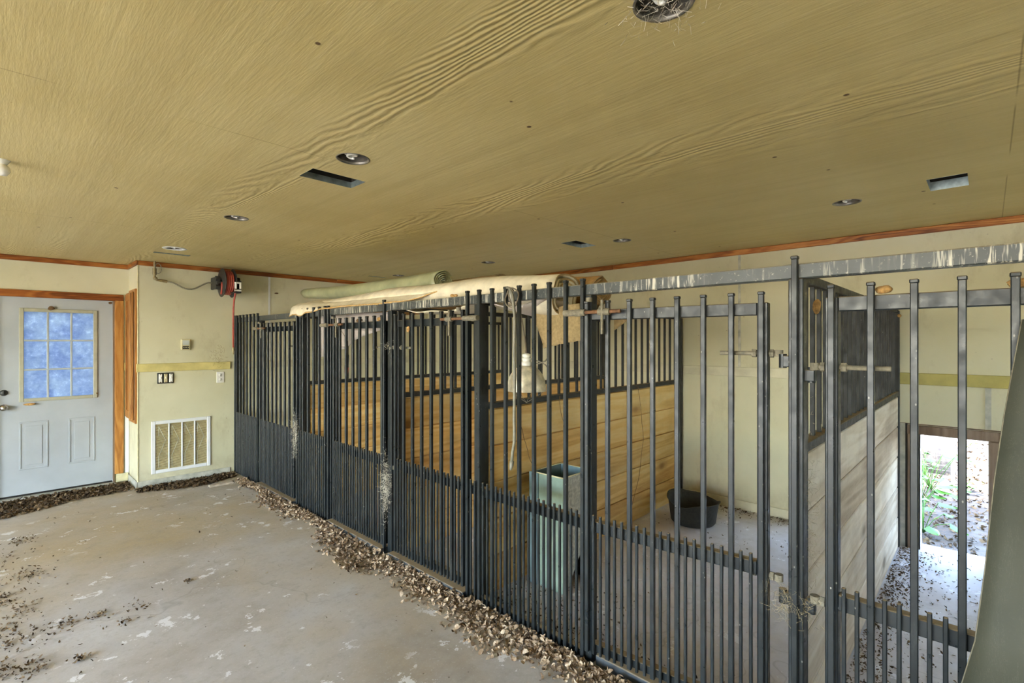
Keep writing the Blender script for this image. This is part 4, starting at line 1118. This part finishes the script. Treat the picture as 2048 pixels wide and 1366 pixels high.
for (cx_, cy_, n, s) in ((.17, 4.75, 60, .10), (.05, 4.4, 60, .09), (.12, 4.15, 40, .08), (.02, 3.95, 50, .07), (.10, 3.75, 60, .10), (.02, 3.45, 70, .07), (.13, 3.36, 60, .06), (.28, 3.75, 30, .06), (.42, 3.75, 26, .035), (.30, 3.30, 24, .03), (.52, 3.55, 16, .05), (.6, 3.7, 20, .05), (.16, 5.6, 40, .07), (-.05, 5.2, 60, .12), (.9, 3.85, 16, .02)):
    for _ in range(int(n*1.5)): sp.append((random.gauss(cx_, s*.62), random.gauss(cy_, s*.8), rnd(0, .008)))
for _ in range(130): sp.append((abs(random.gauss(.0, .28))-.1, rnd(3.2, 5.6), 0))
for _ in range(60): sp.append((rnd(.2, 1.9), rnd(2.2, 6.2), 0))
leaves('floor_debris', sp, 'leafdark', 'scattered dark leaf crumbs on the concrete at the left edge', (.008, .024))
sp = []
for _ in range(900): sp.append((rnd(2.15, 4.9), XE and rnd(-.4, .48), 0))
for _ in range(1700): sp.append((lerp(2.2, 4.85, random.random()), .49-abs(random.gauss(0, .09)), rnd(0, .01)))
for _ in range(160): sp.append((rnd(4.0, 4.9), rnd(.6, 2.2), 0))
for _ in range(500): sp.append((4.9-abs(random.gauss(0, .08)), rnd(.6, 2.2), rnd(0, .012)))
for _ in range(600): sp.append((2.11+abs(random.gauss(0, .10)), rnd(.55, 2.2), rnd(0, .012)))
for _ in range(300): sp.append((2.2+abs(random.gauss(0, .35)), rnd(1.5, 2.25), rnd(0, .004)))
leaves('stall_litter', sp, 'leafdark', 'dark leaf crumbs strewn on the floors of the two near stalls', (.008, .022))

# ------------------------------------------------------------------ yard outside the low doorway
sp = []
for _ in range(7000):
    x = XE+.15+random.random()**1.3*6; sp.append((x, rnd(-1.6, 2.4)+(x-5)*.05, -.05))
leaves('yard_leaves', sp, 'leafdark', 'brown fallen leaves on the ground outside the low doorway', (.02, .055))
r = empty('tree', (8.3, .50, -.05), 'rough barked tree trunk beyond the low doorway', 'tree')
k = MB(); pts = [(8.3+.02*math.sin(i), .50+.02*i*.3, -.06+.35*i) for i in range(9)]
k.tube(pts, [.22, .17, .155, .15, .148, .145, .14, .135, .13], 14)
k.build('trunk', M['bark'], r, (8.3, .50, -.05))
for (dx, dy, dz, s) in ((.35, .1, 2.75, 0), ):
    pass
r2 = empty('wire_fence', (7.9, .75, -.05), 'wire mesh fence beside the tree trunk outside', 'fence')
k = MB()
for i in range(15): k.tube([(7.6+i*.0, .30+.045*i, -.05), (7.6, .30+.045*i, 1.2)], .0018, 4)
for j in range(22): k.tube([(7.6, .30, .0+.055*j), (7.6, .93, .0+.055*j)], .0018, 4)
o = k.build('wire_mesh', M['wire'], r2, (7.9, .75, -.05)); o['kind'] = 'stuff'
MB().cyl((7.6, .285, -.05), (7.6, .285, 1.25), .02, 10).build('fence_post', M['wire'], r2, (7.9, .75, -.05))
def weed(x, y, s, n, label, seed):
    rr = random.Random(seed)
    r = empty('weed', (x, y, -.05), label, 'weed', 'green weeds outside the low doorway')
    for q in range(n):
        a = rr.uniform(0, 2*PI); h = rr.uniform(.25, 1.0)*s; rad = rr.uniform(.15, .6)*s
        tip = Vector((math.cos(a)*rad, math.sin(a)*rad, h))
        k = MB(); k.tube([(0, 0, 0), tip*.5+Vector((0, 0, .1*s)), tip], .003, 5)
        st = link('stem', k.mesh('stem', M['weed']), r)
        L = rr.uniform(.08, .14); W = L*.75
        d = Vector((math.cos(a), math.sin(a), rr.uniform(-.5, .1))).normalized(); sd_ = d.cross(Vector((0, 0, 1))).normalized(); up = sd_.cross(d)
        k = MB(); out = [(0, .0), (.18, .5), (.45, .5), (.75, .32), (1, 0)]
        vs = []
        for (t, w) in out: vs += [tip+d*t*L-sd_*w*W-up*w*.02, tip+d*t*L+up*.008, tip+d*t*L+sd_*w*W-up*w*.02]
        fs = []
        for i in range(4): fs += [(i*3, i*3+1, i*3+4, i*3+3), (i*3+1, i*3+2, i*3+5, i*3+4)]
        k.add(vs, fs, True); link('leaf', k.mesh('leaf', M['weed']), r)
weed(5.55, .40, .30, 12, 'low green weed with broad leaves close outside the doorway, lowest of the clump', 1)
weed(6.0, .46, .38, 14, 'green broad leaved weed outside the doorway, middle of the clump', 2)
weed(6.6, .50, .55, 14, 'taller green weed outside the doorway against the tree trunk', 3)
weed(7.2, .45, .75, 16, 'tallest green weed beside the wire fence outside', 4)
weed(7.3, .20, .22, 7, 'small green weed sprouting from the leaves outside, right of the clump', 5)
